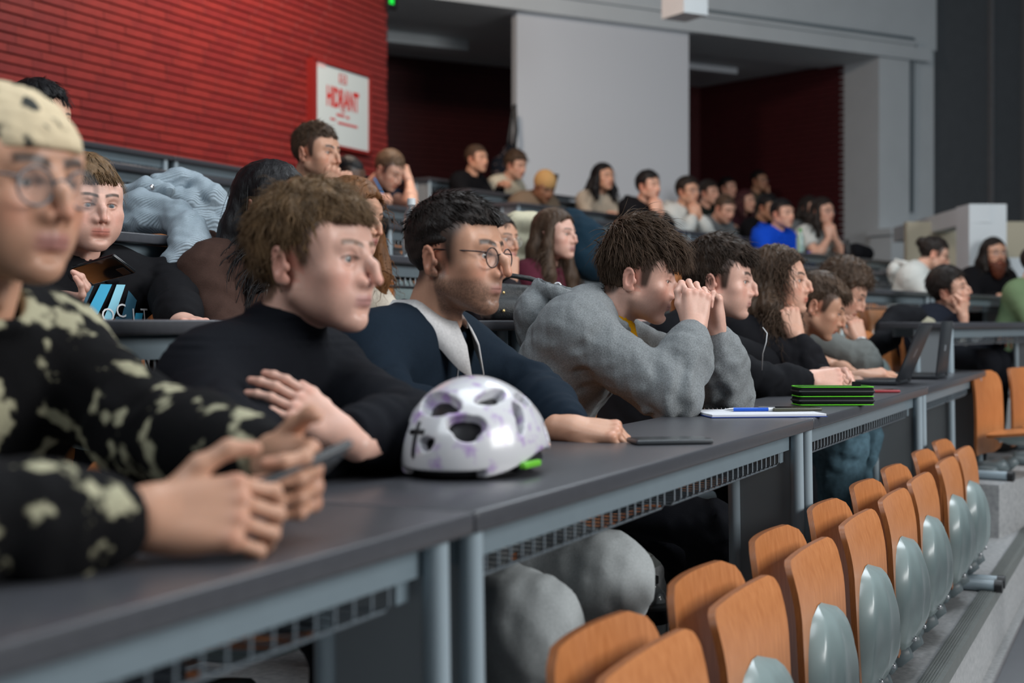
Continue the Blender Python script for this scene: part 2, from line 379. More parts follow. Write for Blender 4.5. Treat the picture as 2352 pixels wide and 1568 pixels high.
for i, (k, s, q) in enumerate(FARSEATS):
    p = cen(k, s, -0.135, -DESK_H)
    place(seat_up if q == 'u' else seat_down, q, tuple(p), rzC, f'plywood seat at the {ORD[k]} far desk row up, {ORD[sum(1 for a in FARSEATS if a[0] == k and a[1] < s)]} from the aisle', 'seat', 'plywood seats of the far block')

# ---------------------------------------------------------------- brick wall on the left (parallel to the rows)
YW = 6.35
XC = None
def wallx(px):                      # x of the wall plane at a pixel column
    r = (px - CX) / FPX; Z = YW / (-EX[1] * r + EX[0]); return EX[0] * r * Z + EX[1] * Z, Z
XC, ZC = wallx(886)
wl = MB().box((-2.0, YW + 0.012, -0.3), (XC - 0.012, YW + 0.25, 7.0)).build('wall_left', M_MORTAR); tag(wl, kind='structure')
BL, BH, JT = 0.285, 0.0505, 0.0105; VJ = 0.0018
bricks = []; rest = []
row = 0; z = 1.25
while z < 6.8:
    x = 0.6 - (row % 2) * (BL + VJ) / 2 - 0.07 * (row % 3)
    while x < XC:
        x1 = min(x + BL, XC); 
        if x1 - x > 0.03:
            cxx = (x + x1) / 2; R_ = EX[0] * cxx - EX[1] * YW; F_ = EX[1] * cxx + EX[0] * YW
            px = CX + R_ / F_ * FPX; py = HORIZON - (z + BH / 2 - CAMZ) / F_ * FPX
            (bricks if (-60 < px < 900 and -30 < py < 330 + max(0, px - 150) * 0.13) else rest).append((x, x1, z, px, py, F_))
        x += BL + VJ
    z += BH + JT; row += 1
bricks.sort(key=lambda b: b[5]); rest += bricks[300:]; bricks = bricks[:300]
def brick_mb(x, x1, z, dy): return MB().box((x, YW - dy, z), (x1, YW + 0.02, z + BH))
proto_me = MB().bbox((0, 0, 0), (BL, 0.035, BH), 0.0016, seg=1).mesh('brick'); proto_me.materials.append(M_BRICK)
proto_me2 = proto_me.copy(); proto_me2.materials.clear(); proto_me2.materials.append(M_BRICK2)
for (x, x1, z, *_r) in bricks:
    o = bpy.data.objects.new('brick', proto_me if RNG.random() < 0.6 else proto_me2); C.objects.link(o); o.parent = wl
    o.location = (x, YW - 0.012 - RNG.uniform(0, 0.006), z); o.scale = ((x1 - x) / BL, 1, 1)
mb = MB()
for (x, x1, z, *_r) in rest: mb.box((x, YW - 0.012 - RNG.uniform(0, 0.006), z), (x1, YW + 0.02, z + BH))
tag(mb.build('brick_remainder', M_BRICK, wl), kind='stuff')
# toothed end of the wall at its corner
mb = MB(); z = 1.25
while z < 6.8:
    mb.box((XC - 0.02, YW - 0.014, z), (XC + 0.006, YW + 0.25, z + BH)); z += BH + JT
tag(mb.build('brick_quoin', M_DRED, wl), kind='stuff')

tag(MB().box((2.5, row_c(6) + 0.75, 1.1), (7.7, row_c(6) + 0.80, 1.98)).build('wall_base_left', M_EDGE), kind='structure')
# hydrant cabinet on the brick wall
hx0, hz = wallx(706); hx1, hz1 = wallx(834)
zt = CAMZ + (HORIZON - 137) / FPX * hz; zb = CAMZ + (HORIZON - 330) / FPX * hz
hc = empty('hydrant_cabinet', ((hx0 + hx1) / 2, YW - 0.02, zb)); tag(hc, 'pale glass hydrant cabinet with red frame and red lettering on the brick wall', 'cabinet')
M_RF = mat('red_enamel', srgb(134, 34, 30), 0.4); M_HG = mat('pale_frosted_glass', srgb(196, 208, 210), 0.25); M_HR = mat('red_print', srgb(190, 30, 24), 0.5); M_HP = mat('pink_sticker', srgb(226, 190, 190), 0.5)
hw = (hx1 - hx0) / 2; hh = zt - zb
MB().box((-hw + 0.02, -0.045, 0.02), (hw - 0.02, -0.03, hh - 0.02)).build('glass_door', M_HG, hc)
fr = MB()
for lo, hi in (((-hw - 0.02, 0), (hw + 0.02, 0.025)), ((-hw - 0.02, hh - 0.012), (hw + 0.02, hh + 0.012)), ((-hw - 0.03, 0), (-hw + 0.022, hh)), ((hw - 0.02, 0), (hw + 0.012, hh))):
    fr.box((lo[0], -0.06, lo[1]), (hi[0], 0.01, hi[1]))
fr.build('frame', M_RF, hc)
def hang(txt, size, x, z): 
    me = text_mesh(txt, size, Matrix.Translation((x, -0.0465, z)) @ Matrix.Rotation(math.radians(90), 4, 'X'), bold=0.006); return link('lettering', me, M_HR, hc)
t_ = hang('HIDRANT', 0.145, 0.0, hh * 0.60); t_.scale = (0.82, 1, 1.55); t_.location.z = -hh * 0.60 * 0.55
dsh = MB()
for (x0, x1, zc, hgt) in ((-0.03, 0.04, 0.455, 0.012), (-0.10, 0.03, 0.395, 0.02), (0.06, 0.10, 0.385, 0.025), (-0.2, -0.12, 0.33, 0.016), (-0.08, 0.24, 0.30, 0.018)):
    dsh.box((x0, -0.0475, hh * zc), (x1, -0.0455, hh * zc + hgt))
dsh.build('small_print', M_HR, hc)
lg = MB()
for (x0, x1, a, b) in ((-0.06, -0.045, 0.80, 0.92), (0.045, 0.06, 0.80, 0.92), (-0.06, 0.06, 0.908, 0.92), (-0.06, 0.06, 0.80, 0.81), (-0.03, 0.03, 0.83, 0.838), (-0.03, 0.03, 0.85, 0.857), (-0.012, 0.012, 0.86, 0.885)):
    lg.box((x0, -0.0475, hh * a), (x1, -0.0455, hh * b))
lg.build('emblem', M_HR, hc)
MB().box((-hw + 0.02, -0.0475, hh * 0.935), (-hw + 0.17, -0.0455, hh * 0.985)).build('sticker', M_HP, hc)

# exit sign on the wall corner
sx, sz = wallx(884)
es = empty('exit_sign', tuple(at(893, 14, ZC - 0.1))); tag(es, 'small green lit exit sign at the corner of the brick wall', 'sign')
es.rotation_euler = (0, 0, rzC)
MB().bbox((-0.02, -0.015, -0.02), (0.10, 0.02, 0.16), 0.004).build('housing', M_CAP, es)
MB().box((-0.012, -0.019, 0.02), (0.05, -0.0155, 0.15)).build('lit_face', mat('green_exit_glow', srgb(20, 200, 60), 0.5, emit=0.9), es)

# ---------------------------------------------------------------- rear wall with the recess, beam, white pier
WB = RF(0.06, 14.6); dB = np.array([math.sin(math.radians(60)), math.cos(math.radians(60))]); dBw = RF(*dB); nBw = RF(-dB[1], dB[0])
rzB = math.atan2(dBw[1], dBw[0])
def wb(px):                        # metres along the rear wall plane at a pixel column
    r = (px - CX) / FPX          # R = .06+s*dB0 ; F = 14.6+s*dB1
    return (r * 14.6 - 0.06) / (dB[0] - r * dB[1])
def wbF(px): return 14.6 + wb(px) * dB[1]
MWB = frame((WB[0], WB[1], 0), (dBw[0], dBw[1], 0), (nBw[0], nBw[1], 0), (0, 0, 1))
ZBEAM = CAMZ + (HORIZON - 28) / FPX * wbF(1190)
def wbox(name, lo, hi, m, b=None):
    o = MB().box(lo, hi).build(name, m); o.matrix_world = MWB; return tag(o, kind='structure')
sP0, sP1, sR0, sR1, sD = wb(1187), wb(1582), wb(2012), wb(2082), wb(2148)
wbox('wall_pier', (sP0, 0.0, 0.5), (sP1, 0.10, ZBEAM + 0.05), M_BOARD)
bm_ = MB(); 
wbox('wall_beam', (-6.0, -0.12, ZBEAM), (sR1 + 0.3, 0.9, ZBEAM + 0.17), M_WALL)
wbox('wall_upper', (-6.0, -0.02, ZBEAM + 0.17), (sD, 0.9, ZBEAM + 3.0), M_WALL)
wbox('trim_41', (-6.0, -0.17, ZBEAM + 0.17), (sR1, 0.1, ZBEAM + 0.215), M_WALL)
wbox('wall_right_pier', (sR0, -0.05, 0.0), (sR1, 0.9, ZBEAM + 0.1), M_WALL)
wbox('wall_right_panel', (sR1, 0.02, 0.0), (sD, 0.9, ZBEAM + 0.3), M_WALL)
wbox('wall_right_dark', (sD, 0.10, 0.0), (sD + 6.5, 0.9, ZBEAM + 3.0), M_DGREY)
for i in range(3): wbox(f'trim_{50 + i}', (sD + 1.05 + 0.62 * i, 0.05, 1.6), (sD + 1.10 + 0.62 * i, 0.12, ZBEAM + 3.0), M_RISER)
# conduit round the corner of the pier
cd = MB().tube([tuple(MWB @ Vector(p)) for p in ((wb(1560), -0.16, ZBEAM + 0.235), (sR1 - 0.05, -0.16, ZBEAM + 0.235), (sR1 + 0.03, -0.12, ZBEAM + 0.2), (sR1 + 0.06, -0.06, ZBEAM + 0.08), (sR1 + 0.06, -0.05, ZBEAM - 0.1), (sR1 + 0.06, -0.03, 2.3))], 0.022, 8)
tag(cd.build('trim_42', M_RAIL, None, True), kind='structure')
# recess behind the opening
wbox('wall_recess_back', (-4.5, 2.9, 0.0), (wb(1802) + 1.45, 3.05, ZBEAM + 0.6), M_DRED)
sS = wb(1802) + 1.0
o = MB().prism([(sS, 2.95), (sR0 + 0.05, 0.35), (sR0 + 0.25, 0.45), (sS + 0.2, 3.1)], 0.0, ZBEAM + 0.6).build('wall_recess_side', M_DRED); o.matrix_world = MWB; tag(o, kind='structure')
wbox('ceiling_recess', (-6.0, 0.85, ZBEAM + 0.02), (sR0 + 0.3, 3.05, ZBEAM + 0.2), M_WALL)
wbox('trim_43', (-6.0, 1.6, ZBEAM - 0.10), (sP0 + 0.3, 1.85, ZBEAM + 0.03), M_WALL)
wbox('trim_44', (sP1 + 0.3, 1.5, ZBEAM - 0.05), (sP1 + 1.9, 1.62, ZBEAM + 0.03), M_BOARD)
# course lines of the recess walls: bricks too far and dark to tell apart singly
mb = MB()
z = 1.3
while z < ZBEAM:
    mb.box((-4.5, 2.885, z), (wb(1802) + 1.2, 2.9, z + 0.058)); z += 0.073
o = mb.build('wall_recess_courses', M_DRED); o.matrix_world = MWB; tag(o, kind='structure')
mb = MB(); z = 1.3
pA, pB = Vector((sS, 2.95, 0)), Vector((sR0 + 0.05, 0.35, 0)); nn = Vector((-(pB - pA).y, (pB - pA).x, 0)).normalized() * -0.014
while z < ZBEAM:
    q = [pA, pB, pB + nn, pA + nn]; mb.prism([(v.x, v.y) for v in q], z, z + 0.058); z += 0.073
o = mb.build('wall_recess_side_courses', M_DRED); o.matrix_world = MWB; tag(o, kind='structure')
# soffit box hanging from the ceiling
b0 = at(1545, 36, 11.5); cb = empty('ceiling_bulkhead', tuple(b0)); cb.rotation_euler = (0, 0, rzB); tag(cb, kind='structure')
MB().box((0, -0.15, 0), (0.24, 0.15, 0.6)).build('bulkhead_body', M_WALL, cb)
# white portal low on the right, coming towards the seats
pl_, pr_ = at(2082, 515, 14.2), at(2226, 468, 11.9); dpo = unit((pr_ - pl_) * (1, 1, 0)); npo = np.cross(dpo, (0, 0, 1.0)); LP = float(np.linalg.norm((pr_ - pl_)[:2])); zt = (pl_[2] + pr_[2]) / 2
MPo = frame((pl_[0], pl_[1], 0), dpo, npo, (0, 0, 1))
o = MB().box((-0.6, -0.18, zt - 0.15), (LP, 0.0, zt)).build('wall_portal_beam', M_WALL); o.matrix_world = MPo; tag(o, kind='structure')
p0, p1 = at(2226, 465, 11.9), at(2312, 465, 11.9); dv = DIR(1, 0.0); wv = float(np.linalg.norm(p1 - p0)); Mle = frame((p0[0], p0[1], 0), dv, np.cross((0, 0, 1.0), dv), (0, 0, 1))
o = MB().box((0, 0, 0.0), (wv, 0.35, zt + 0.005)).build('wall_portal_leg', M_WALL); o.matrix_world = Mle; tag(o, kind='structure')
o = MB().box((-0.16, 1.3, 0.0), (2.6, 1.4, zt - 0.05)).build('wall_portal_back', M_BEIGE); o.matrix_world = Mle; tag(o, kind='structure')
o = MB().box((wv, 0.5, 0.0), (wv + 3.0, 0.6, zt - 0.42)).build('wall_low_right', M_WALL); o.matrix_world = Mle; tag(o, kind='structure')
def zz(py, px): return CAMZ + (HORIZON - py) / FPX * wbF(px)
wbox('trim_45', (sR0 - 0.1, -0.35, 0.0), (sR1 + 0.2, 0.0, zz(545, 2050)), M_WALL)
wbox('trim_46', (sR0 - 0.15, -0.40, zz(545, 2050)), (sR1 + 0.25, 0.0, zz(530, 2050)), M_WALL)
# ---------------------------------------------------------------- distance fields -> continuous meshes
class Field:
    """a distance field on a grid; shapes are blended in one after the other, then turned into one closed mesh"""
    def __init__(s, lo, hi, res):
        s.res = res; s.lo = np.array(lo, dtype=np.float32)
        s.n = np.maximum(4, np.ceil((np.array(hi) - np.array(lo)) / res).astype(int) + 1)
        s.D = np.full(tuple(s.n), 0.5, dtype=np.float32)
        s.ax = [s.lo[i] + np.arange(s.n[i], dtype=np.float32) * res for i in range(3)]
    def sub(s, lo, hi, pad):
        i0 = np.clip(np.floor((np.array(lo) - pad - s.lo) / s.res).astype(int), 0, s.n); i1 = np.clip(np.ceil((np.array(hi) + pad - s.lo) / s.res).astype(int) + 1, 0, s.n)
        if np.any(i1 - i0 < 1): return None, None
        sl = tuple(slice(a, b) for a, b in zip(i0, i1))
        X = s.ax[0][sl[0]][:, None, None]; Y = s.ax[1][sl[1]][None, :, None]; Z = s.ax[2][sl[2]][None, None, :]
        return sl, (X, Y, Z)
    def put(s, sl, d, k, op):
        A = s.D[sl]
        if op == '+':
            if k > 0:
                h = np.maximum(k - np.abs(A - d), 0) / k; s.D[sl] = np.minimum(A, d) - h * h * k * 0.25
            else: s.D[sl] = np.minimum(A, d)
        else:
            d = -d
            if k > 0:
                h = np.maximum(k - np.abs(A - d), 0) / k; s.D[sl] = np.maximum(A, d) + h * h * k * 0.25
            else: s.D[sl] = np.maximum(A, d)
    def ell(s, c, r, k=0.01, op='+', R=None):
        c = np.array(c, float); r = np.array(r, float)
        ext = r if R is None else np.sqrt(((np.array(R) * r[None, :]) ** 2).sum(1))
        sl, g = s.sub(c - ext, c + ext, k + 2 * s.res)
        if sl is None: return s
        x, y, z = g[0] - c[0], g[1] - c[1], g[2] - c[2]
        if R is not None:
            R = np.array(R); x, y, z = (R[0, 0] * x + R[1, 0] * y + R[2, 0] * z, R[0, 1] * x + R[1, 1] * y + R[2, 1] * z, R[0, 2] * x + R[1, 2] * y + R[2, 2] * z)
        k0 = np.sqrt((x / r[0]) ** 2 + (y / r[1]) ** 2 + (z / r[2]) ** 2); k1 = np.sqrt((x / r[0] ** 2) ** 2 + (y / r[1] ** 2) ** 2 + (z / r[2] ** 2) ** 2)
        d = np.where(k1 > 1e-6, k0 * (k0 - 1) / np.maximum(k1, 1e-6), -r.min())
        s.put(sl, d, k, op); return s
    def cone(s, a, b, ra, rb, k=0.01, op='+', flat=None):
        a = np.array(a, float); b = np.array(b, float); m = max(ra, rb)
        sl, g = s.sub(np.minimum(a, b) - m, np.maximum(a, b) + m, k + 2 * s.res)
        if sl is None: return s
        ba = b - a; L2 = float(ba @ ba) + 1e-12
        x, y, z = g[0] - a[0], g[1] - a[1], g[2] - a[2]
        t = np.clip((x * ba[0] + y * ba[1] + z * ba[2]) / L2, 0, 1)
        d = np.sqrt((x - t * ba[0]) ** 2 + (y - t * ba[1]) ** 2 + (z - t * ba[2]) ** 2) - (ra + (rb - ra) * t)
        s.put(sl, d, k, op); return s
    def chain(s, pts, rad, k=0.01, op='+'):
        for i in range(len(pts) - 1): s.cone(pts[i], pts[i + 1], rad[i], rad[i + 1], k, op)
        return s
    def cyl(s, a, b, r, k=0.0, op='+'):       # flat-ended cylinder
        a = np.array(a, float); b = np.array(b, float)
        sl, g = s.sub(np.minimum(a, b) - r, np.maximum(a, b) + r, k + 2 * s.res)
        if sl is None: return s
        ba = b - a; L = math.sqrt(float(ba @ ba)); u = ba / L
        x, y, z = g[0] - a[0], g[1] - a[1], g[2] - a[2]; h = x * u[0] + y * u[1] + z * u[2]
        q = np.sqrt(np.maximum((x - h * u[0]) ** 2 + (y - h * u[1]) ** 2 + (z - h * u[2]) ** 2, 0)) - r; e = np.abs(h - L / 2) - L / 2
        s.put(sl, np.maximum(q, e), k, op); return s
    def warp(s, fn, band=0.03):
        I = np.nonzero(np.abs(s.D) < band)
        P = np.stack([s.ax[i][I[i]] for i in range(3)], 1); s.D[I] += fn(P).astype(np.float32); return s
    def cut(s, fn, k=0.004):                  # keep where fn(P) < 0
        I = np.nonzero(s.D < 0.03); P = np.stack([s.ax[i][I[i]] for i in range(3)], 1)
        d = fn(P).astype(np.float32); A = s.D[I]; h = np.maximum(k - np.abs(A - d), 0) / k
        s.D[I] = np.maximum(A, d) + h * h * k * 0.25; return s
    def mesh(s):
        D = s.D.copy(); D[0] = D[-1] = 0.5; D[:, 0] = D[:, -1] = 0.5; D[:, :, 0] = D[:, :, -1] = 0.5
        S = D < 0; n = D.shape
        cnt = np.zeros((n[0] - 1, n[1] - 1, n[2] - 1), dtype=np.uint8)
        for i in (0, 1):
            for j in (0, 1):
                for k in (0, 1): cnt += S[i:n[0] - 1 + i, j:n[1] - 1 + j, k:n[2] - 1 + k]
        act = np.nonzero((cnt > 0) & (cnt < 8)); A = np.stack(act, 1)
        if len(A) == 0: return np.zeros((0, 3)), np.zeros((0, 4), int)
        idx = np.full(cnt.shape, -1, dtype=np.int32); idx[act] = np.arange(len(A))
        corners = [(i, j, k) for i in (0, 1) for j in (0, 1) for k in (0, 1)]
        V = np.stack([D[A[:, 0] + c[0], A[:, 1] + c[1], A[:, 2] + c[2]] for c in corners], 1)
        acc = np.zeros((len(A), 3)); w = np.zeros(len(A))
        for a in range(8):
            for b in range(a + 1, 8):
                ca, cb = np.array(corners[a]), np.array(corners[b])
                if np.abs(ca - cb).sum() != 1: continue
                da, db = V[:, a], V[:, b]; m = (da < 0) != (db < 0)
                t = np.where(m, da / np.where(m, da - db, 1), 0)
                acc += np.where(m[:, None], ca[None] + t[:, None] * (cb - ca)[None], 0); w += m
        P = s.lo[None] + (A + acc / w[:, None]) * s.res
        F = []
        for ax in range(3):
            o1, o2 = [(1, 2), (2, 0), (0, 1)][ax]
            sa = [slice(None)] * 3; sb = [slice(None)] * 3; sa[ax] = slice(0, n[ax] - 1); sb[ax] = slice(1, n[ax])
            X = S[tuple(sa)] != S[tuple(sb)]
            E = np.stack(np.nonzero(X), 1); E = E[(E[:, o1] > 0) & (E[:, o2] > 0) & (E[:, o1] < n[o1] - 1) & (E[:, o2] < n[o2] - 1)]
            q = []
            for (p, r) in ((-1, -1), (0, -1), (0, 0), (-1, 0)):
                c = E.copy(); c[:, o1] += p; c[:, o2] += r; q.append(idx[c[:, 0], c[:, 1], c[:, 2]])
            Q = np.stack(q, 1); inside = S[E[:, 0], E[:, 1], E[:, 2]]
            Q[~inside] = Q[~inside][:, ::-1]; F.append(Q)
        return P, np.concatenate(F)
def relax(P, F, it=1, f=0.5):
    for _ in range(it):
        acc = np.zeros_like(P); w = np.zeros(len(P))
        for a, b in ((0, 1), (1, 2), (2, 3), (3, 0)):
            np.add.at(acc, F[:, a], P[F[:, b]]); np.add.at(acc, F[:, b], P[F[:, a]]); np.add.at(w, F[:, a], 1); np.add.at(w, F[:, b], 1)
        P = P + f * (acc / np.maximum(w, 1)[:, None] - P)
    return P
def np_mesh(name, P, F, col=None):
    me = bpy.data.meshes.new(name); me.vertices.add(len(P)); me.vertices.foreach_set('co', np.asarray(P, np.float32).ravel())
    F = np.asarray(F); k = F.shape[1]; me.loops.add(F.size); me.loops.foreach_set('vertex_index', F.ravel().astype(np.int32))
    me.polygons.add(len(F)); me.polygons.foreach_set('loop_start', (np.arange(len(F)) * k).astype(np.int32))
    me.polygons.foreach_set('use_smooth', np.ones(len(F), dtype=bool)); me.update(calc_edges=True); me.validate()
    if col is not None:
        a = me.color_attributes.new('Col', 'FLOAT_COLOR', 'POINT'); a.data.foreach_set('color', np.concatenate([col, np.ones((len(col), 1))], 1).astype(np.float32).ravel())
    return me
def waves(P, scale, seed, n=5, warp=1.2, aniso=(1, 1, 1)):
    r = np.random.default_rng(seed); q = P * np.array(aniso) / scale; out = np.zeros(len(P))
    for i in range(n):
        d = r.normal(size=3); d /= np.linalg.norm(d); e = r.normal(size=3); fr = 2 * math.pi * r.uniform(0.6, 1.6)
        out += np.sin(q @ d * fr + warp * np.sin(q @ e * 3.1 + r.uniform(0, 6)) + r.uniform(0, 6))
    return out / n

def smooth(x, a, b):
    t = np.clip((x - a) / (b - a), 0, 1); return t * t * (3 - 2 * t)

# ---------------------------------------------------------------- heads (local frame: x = the person's right, y = forward, z = up, eyes at z = 0)
def hairline(y, H):                # lowest hair height at a given depth y, seen from the side
    f = H.get('front', 0.078); sb = H.get('burn', -0.02); nape = H.get('nape', -0.062)
    ys = [-0.2, -0.10, -0.055, -0.032, -0.030, 0.008, 0.012, 0.030, 0.042, 0.060, 0.085, 0.2]
    zs = [nape, nape, nape + 0.012, -0.03, 0.020, 0.022, sb, sb + 0.002, 0.040, 0.058, f, f + 0.004]
    return np.interp(y, ys, zs)
SK_C, SK_R = np.array([0, -0.012, 0.038]), np.array([0.0765, 0.0985, 0.083])
def head_mesh(h, res, skin, H):
    """one continuous head, neck and upper chest"""
    g = Field((-0.105, -0.165, -0.265), (0.105, 0.150, 0.140), res)
    jw, ch, nl, nw, ck = h.get('jaw', 1.0), h.get('chin', 0.0), h.get('nose', 1.0), h.get('nosew', 1.0), h.get('cheek', 0.0)
    brow = h.get('brow', 1.0); op = h.get('open', 1.0); fat = h.get('fat', 0.0)
    g.ell(SK_C, SK_R, 0.0)
    g.ell((0, 0.028, -0.010), (0.0655 + fat, 0.062, 0.085), 0.035)
    g.ell((0, 0.022, -0.060), (0.050 * jw + fat, 0.056, 0.050), 0.03)
    for s in (-1, 1):
        g.cone((s * 0.053 * jw, -0.004, -0.056), (s * 0.018, 0.062, -0.098 - ch), 0.019 + fat * 0.5, 0.016, 0.028)
        g.ell((s * (0.047 + fat), 0.056, -0.024), (0.022, 0.021, 0.017), 0.03)
        g.ell((s * (0.036 + ck * 0.2), 0.052, -0.058), (0.02 + fat + ck, 0.024 + ck, 0.026), 0.03)
        g.ell((s * 0.060, 0.035, 0.035), (0.015, 0.03, 0.03), 0.03)
        g.cone((s * 0.010, 0.0865, 0.020), (s * 0.043, 0.0745, 0.022), 0.0098 * brow, 0.0085 * brow, 0.016)
    g.ell((0, 0.076, -0.100 - ch), (0.021, 0.017, 0.016), 0.02)
    g.ell((0, 0.070, -0.066), (0.030, 0.028, 0.026), 0.022)
    # eyes: socket, lids, opening
    for s in (-1, 1):
        g.ell((s * 0.033, 0.094, -0.003), (0.021, 0.0145, 0.0125), 0.012, '-')
        g.ell((s * 0.0325, 0.0735, -0.001), (0.0150, 0.0140, 0.0135), 0.006)
    # nose
    tip = np.array([0, 0.0905 + 0.0265 * nl, -0.036])
    g.cone((0, 0.0885, 0.012), (0, (0.097 + tip[1]) / 2 + h.get('hump', 0.0), -0.012), 0.0082, 0.0082 * nw, 0.012)
    g.cone((0, (0.097 + tip[1]) / 2 + h.get('hump', 0.0), -0.012), tip - (0, 0.004, 0), 0.0082 * nw, 0.0092 * nw, 0.010)
    for s in (-1, 1): g.ell((s * 0.0125 * nw, 0.0975, -0.0395), (0.0076, 0.0105, 0.0078), 0.007)
    for s in (-1, 1): g.cone((s * 0.007, 0.083, 0.0), (s * 0.013 * nw, 0.087, -0.036), 0.008, 0.011, 0.016)
    g.cone((0, 0.098, -0.043), (0, 0.092, -0.054), 0.006, 0.006, 0.008)
    for s in (-1, 1):
        if res < 0.0031: g.ell((s * 0.0065 * nw, tip[1] - 0.012, -0.0475), (0.0034, 0.0062, 0.0045), 0.003, '-')
    # mouth
    lp = h.get('lips', 1.0) * 1.12; mw = 0.0255 * h.get('mouthw', 1.0); mo = h.get('mopen', 0.0)
    for s in (-1, 1):
        g.cone((0, 0.0912, -0.0640), (s * mw, 0.0790, -0.0678), 0.0056 * lp, 0.0032, 0.008)
        g.cone((0, 0.0892, -0.0748 - mo), (s * mw * 0.9, 0.0790, -0.0692), 0.0062 * lp, 0.0034, 0.008)
        g.cone((0, 0.0972, -0.0692 - mo / 2), (s * mw * 0.95, 0.0850, -0.0686), 0.0022 + mo / 2, 0.0016, 0.002, '-')
    g.ell((0, 0.0945, -0.0870), (0.016, 0.0075, 0.0045), 0.014, '-')
    for s in (-1, 1):
        if res < 0.0046: g.ell((s * 0.0325, 0.0905, -0.0018 * op), (0.0150, 0.0140, 0.0060 * op), 0.002, '-')
    # ears
    if h.get('ears', True):
        for s in (-1, 1):
            e = np.array([s * 0.0755, -0.014, -0.012]); ang = math.radians(22)
            X = np.array([s * math.cos(ang), -math.sin(ang), 0]); Y = np.array([s * math.sin(ang), math.cos(ang), 0]); Zv = np.array([0, -0.16, 0.987]); R = np.stack([X, Y, Zv], 1)
            g.ell(e + (s * 0.006, -0.006, -0.001), (0.0075, 0.0165, 0.029), 0.008, '+', R)
            loop = [e + X * (0.0085 + 0.002 * math.sin(t)) + Y * 0.0165 * math.cos(t) * (1.0 if t > 1.57 else 0.8) + Zv * (0.0285 * math.sin(t) + 0.001) for t in np.radians(np.linspace(35, 262, 10))]
            g.chain(loop, [0.0026, 0.0032, 0.0035, 0.0036, 0.0036, 0.0035, 0.0034, 0.0034, 0.0038, 0.0046], 0.004)
            g.ell(e + X * 0.013 + Y * 0.0005 + Zv * 0.0, (0.006, 0.0085, 0.0155), 0.004, '-', R)
            g.ell(e + X * 0.004 + Y * 0.002 - Zv * 0.024, (0.005, 0.0085, 0.008), 0.008)
            g.ell(e + X * 0.004 + Y * 0.0135 - Zv * 0.003, (0.005, 0.004, 0.007), 0.005)
    # neck
    nk = h.get('neck', 1.0); nb = h.get('neckbend', 0.0)
    g.cone((0, -0.030, -0.045), (0, -0.088 + nb, -0.195), 0.053 * nk, 0.060 * nk, 0.02)
    for s in ((-1, 1) if not h.get('noscm') else ()): g.cone((s * 0.052, -0.02, -0.05), (s * 0.020, -0.034 + nb, -0.195), 0.010, 0.012, 0.02)
    if not h.get('fem') and not h.get('noscm'): g.ell((0, 0.002 + nb * 0.5, -0.138), (0.007, 0.007, 0.012), 0.025)
    P, F = g.mesh(); P = relax(P, F, 1, 0.35)
    # colour: skin, lips, flush, brows, stubble, scalp in the hair colour
    x, y, z = P.T; ax = np.abs(x); n = len(P); col = np.tile(np.array(skin), (n, 1))
    def blend(m, c): col[:] = col * (1 - m[:, None]) + np.array(c) * m[:, None]
    red = np.array(skin) * (1.02, 0.74, 0.70)
    blend(0.55 * np.exp(-(((ax - 0.046) / 0.022) ** 2 + ((z + 0.035) / 0.022) ** 2)) * (y > 0.02), red)
    blend(0.6 * np.exp(-((ax / 0.016) ** 2 + ((z + 0.036) / 0.014) ** 2)) * (y > 0.095), red)
    blend(0.6 * (ax > 0.068) * (np.abs(z) < 0.04) * (y < 0.02) * (y > -0.05), red)
    blend(0.45 * np.exp(-(((ax - 0.033) / 0.02) ** 2 + ((z + 0.004) / 0.012) ** 2)) * (y > 0.05), np.array(skin) * (0.78, 0.62, 0.58))
    lipm = np.exp(-((ax / (mw * 1.02)) ** 6 + ((z + 0.0695 + mo / 2) / (0.0098 * lp + mo / 2)) ** 4)) * (y > 0.076)
    blend(0.92 * lipm, np.array(h.get('lipcol', np.array(skin) * (0.80, 0.46, 0.44))))
    sl = np.exp(-((z + 0.0690 + mo / 2 - 0.0012 * (ax / mw) ** 2) / (0.0013 + mo / 2)) ** 2) * (1 - smooth(ax, mw * 0.85, mw * 1.05)) * (y > 0.074)
    blend(0.75 * sl, np.array(skin) * (0.22, 0.12, 0.11))  # shade of the slit between the lips, painted as a dark line
    st = h.get('stubble', 0.0)
    if st:
        m = smooth(-z, 0.040, 0.058) * smooth(y, -0.012, 0.006) * smooth(z, -0.135, -0.112)
        m = np.maximum(m, smooth(y, -0.02, -0.01) * smooth(-y, -0.018, -0.006) * smooth(-z, 0.0, 0.02) * smooth(z, -0.13, -0.11))
        m = m * (1 - lipm) * (1 - 0.8 * np.exp(-(((ax - 0.03) / 0.016) ** 2 + ((z + 0.052) / 0.014) ** 2)))
        m *= 0.75 + 0.25 * np.sin(x * 2100 + 3 * np.sin(z * 1700)) * np.sin(z * 2300 + 2 * np.sin(y * 1900))
        blend(st * m, h.get('stcol', (0.03, 0.02, 0.016)))
    bz = 0.0215 + h.get('browz', 0.0) + 0.006 * np.sin(np.clip((ax - 0.008) / 0.045, 0, 1) * 2.4)
    bm = np.exp(-((z - bz) / (0.0045 * h.get('browt', 1.0))) ** 4) * smooth(ax, 0.006, 0.013) * (1 - smooth(ax, 0.050, 0.056)) * (y > 0.055)
    blend(0.92 * bm, h.get('browcol', H.get('col', (0.03, 0.02, 0.015))))
    er = ((ax - 0.0325) / 0.0162) ** 2 + ((z + 0.0018 * op) / (0.0075 * op)) ** 2
    blend(0.8 * np.exp(-((er - 1.0) / 0.35) ** 2) * (y > 0.07) * smooth(z, -0.004, 0.002), (0.02, 0.013, 0.01))
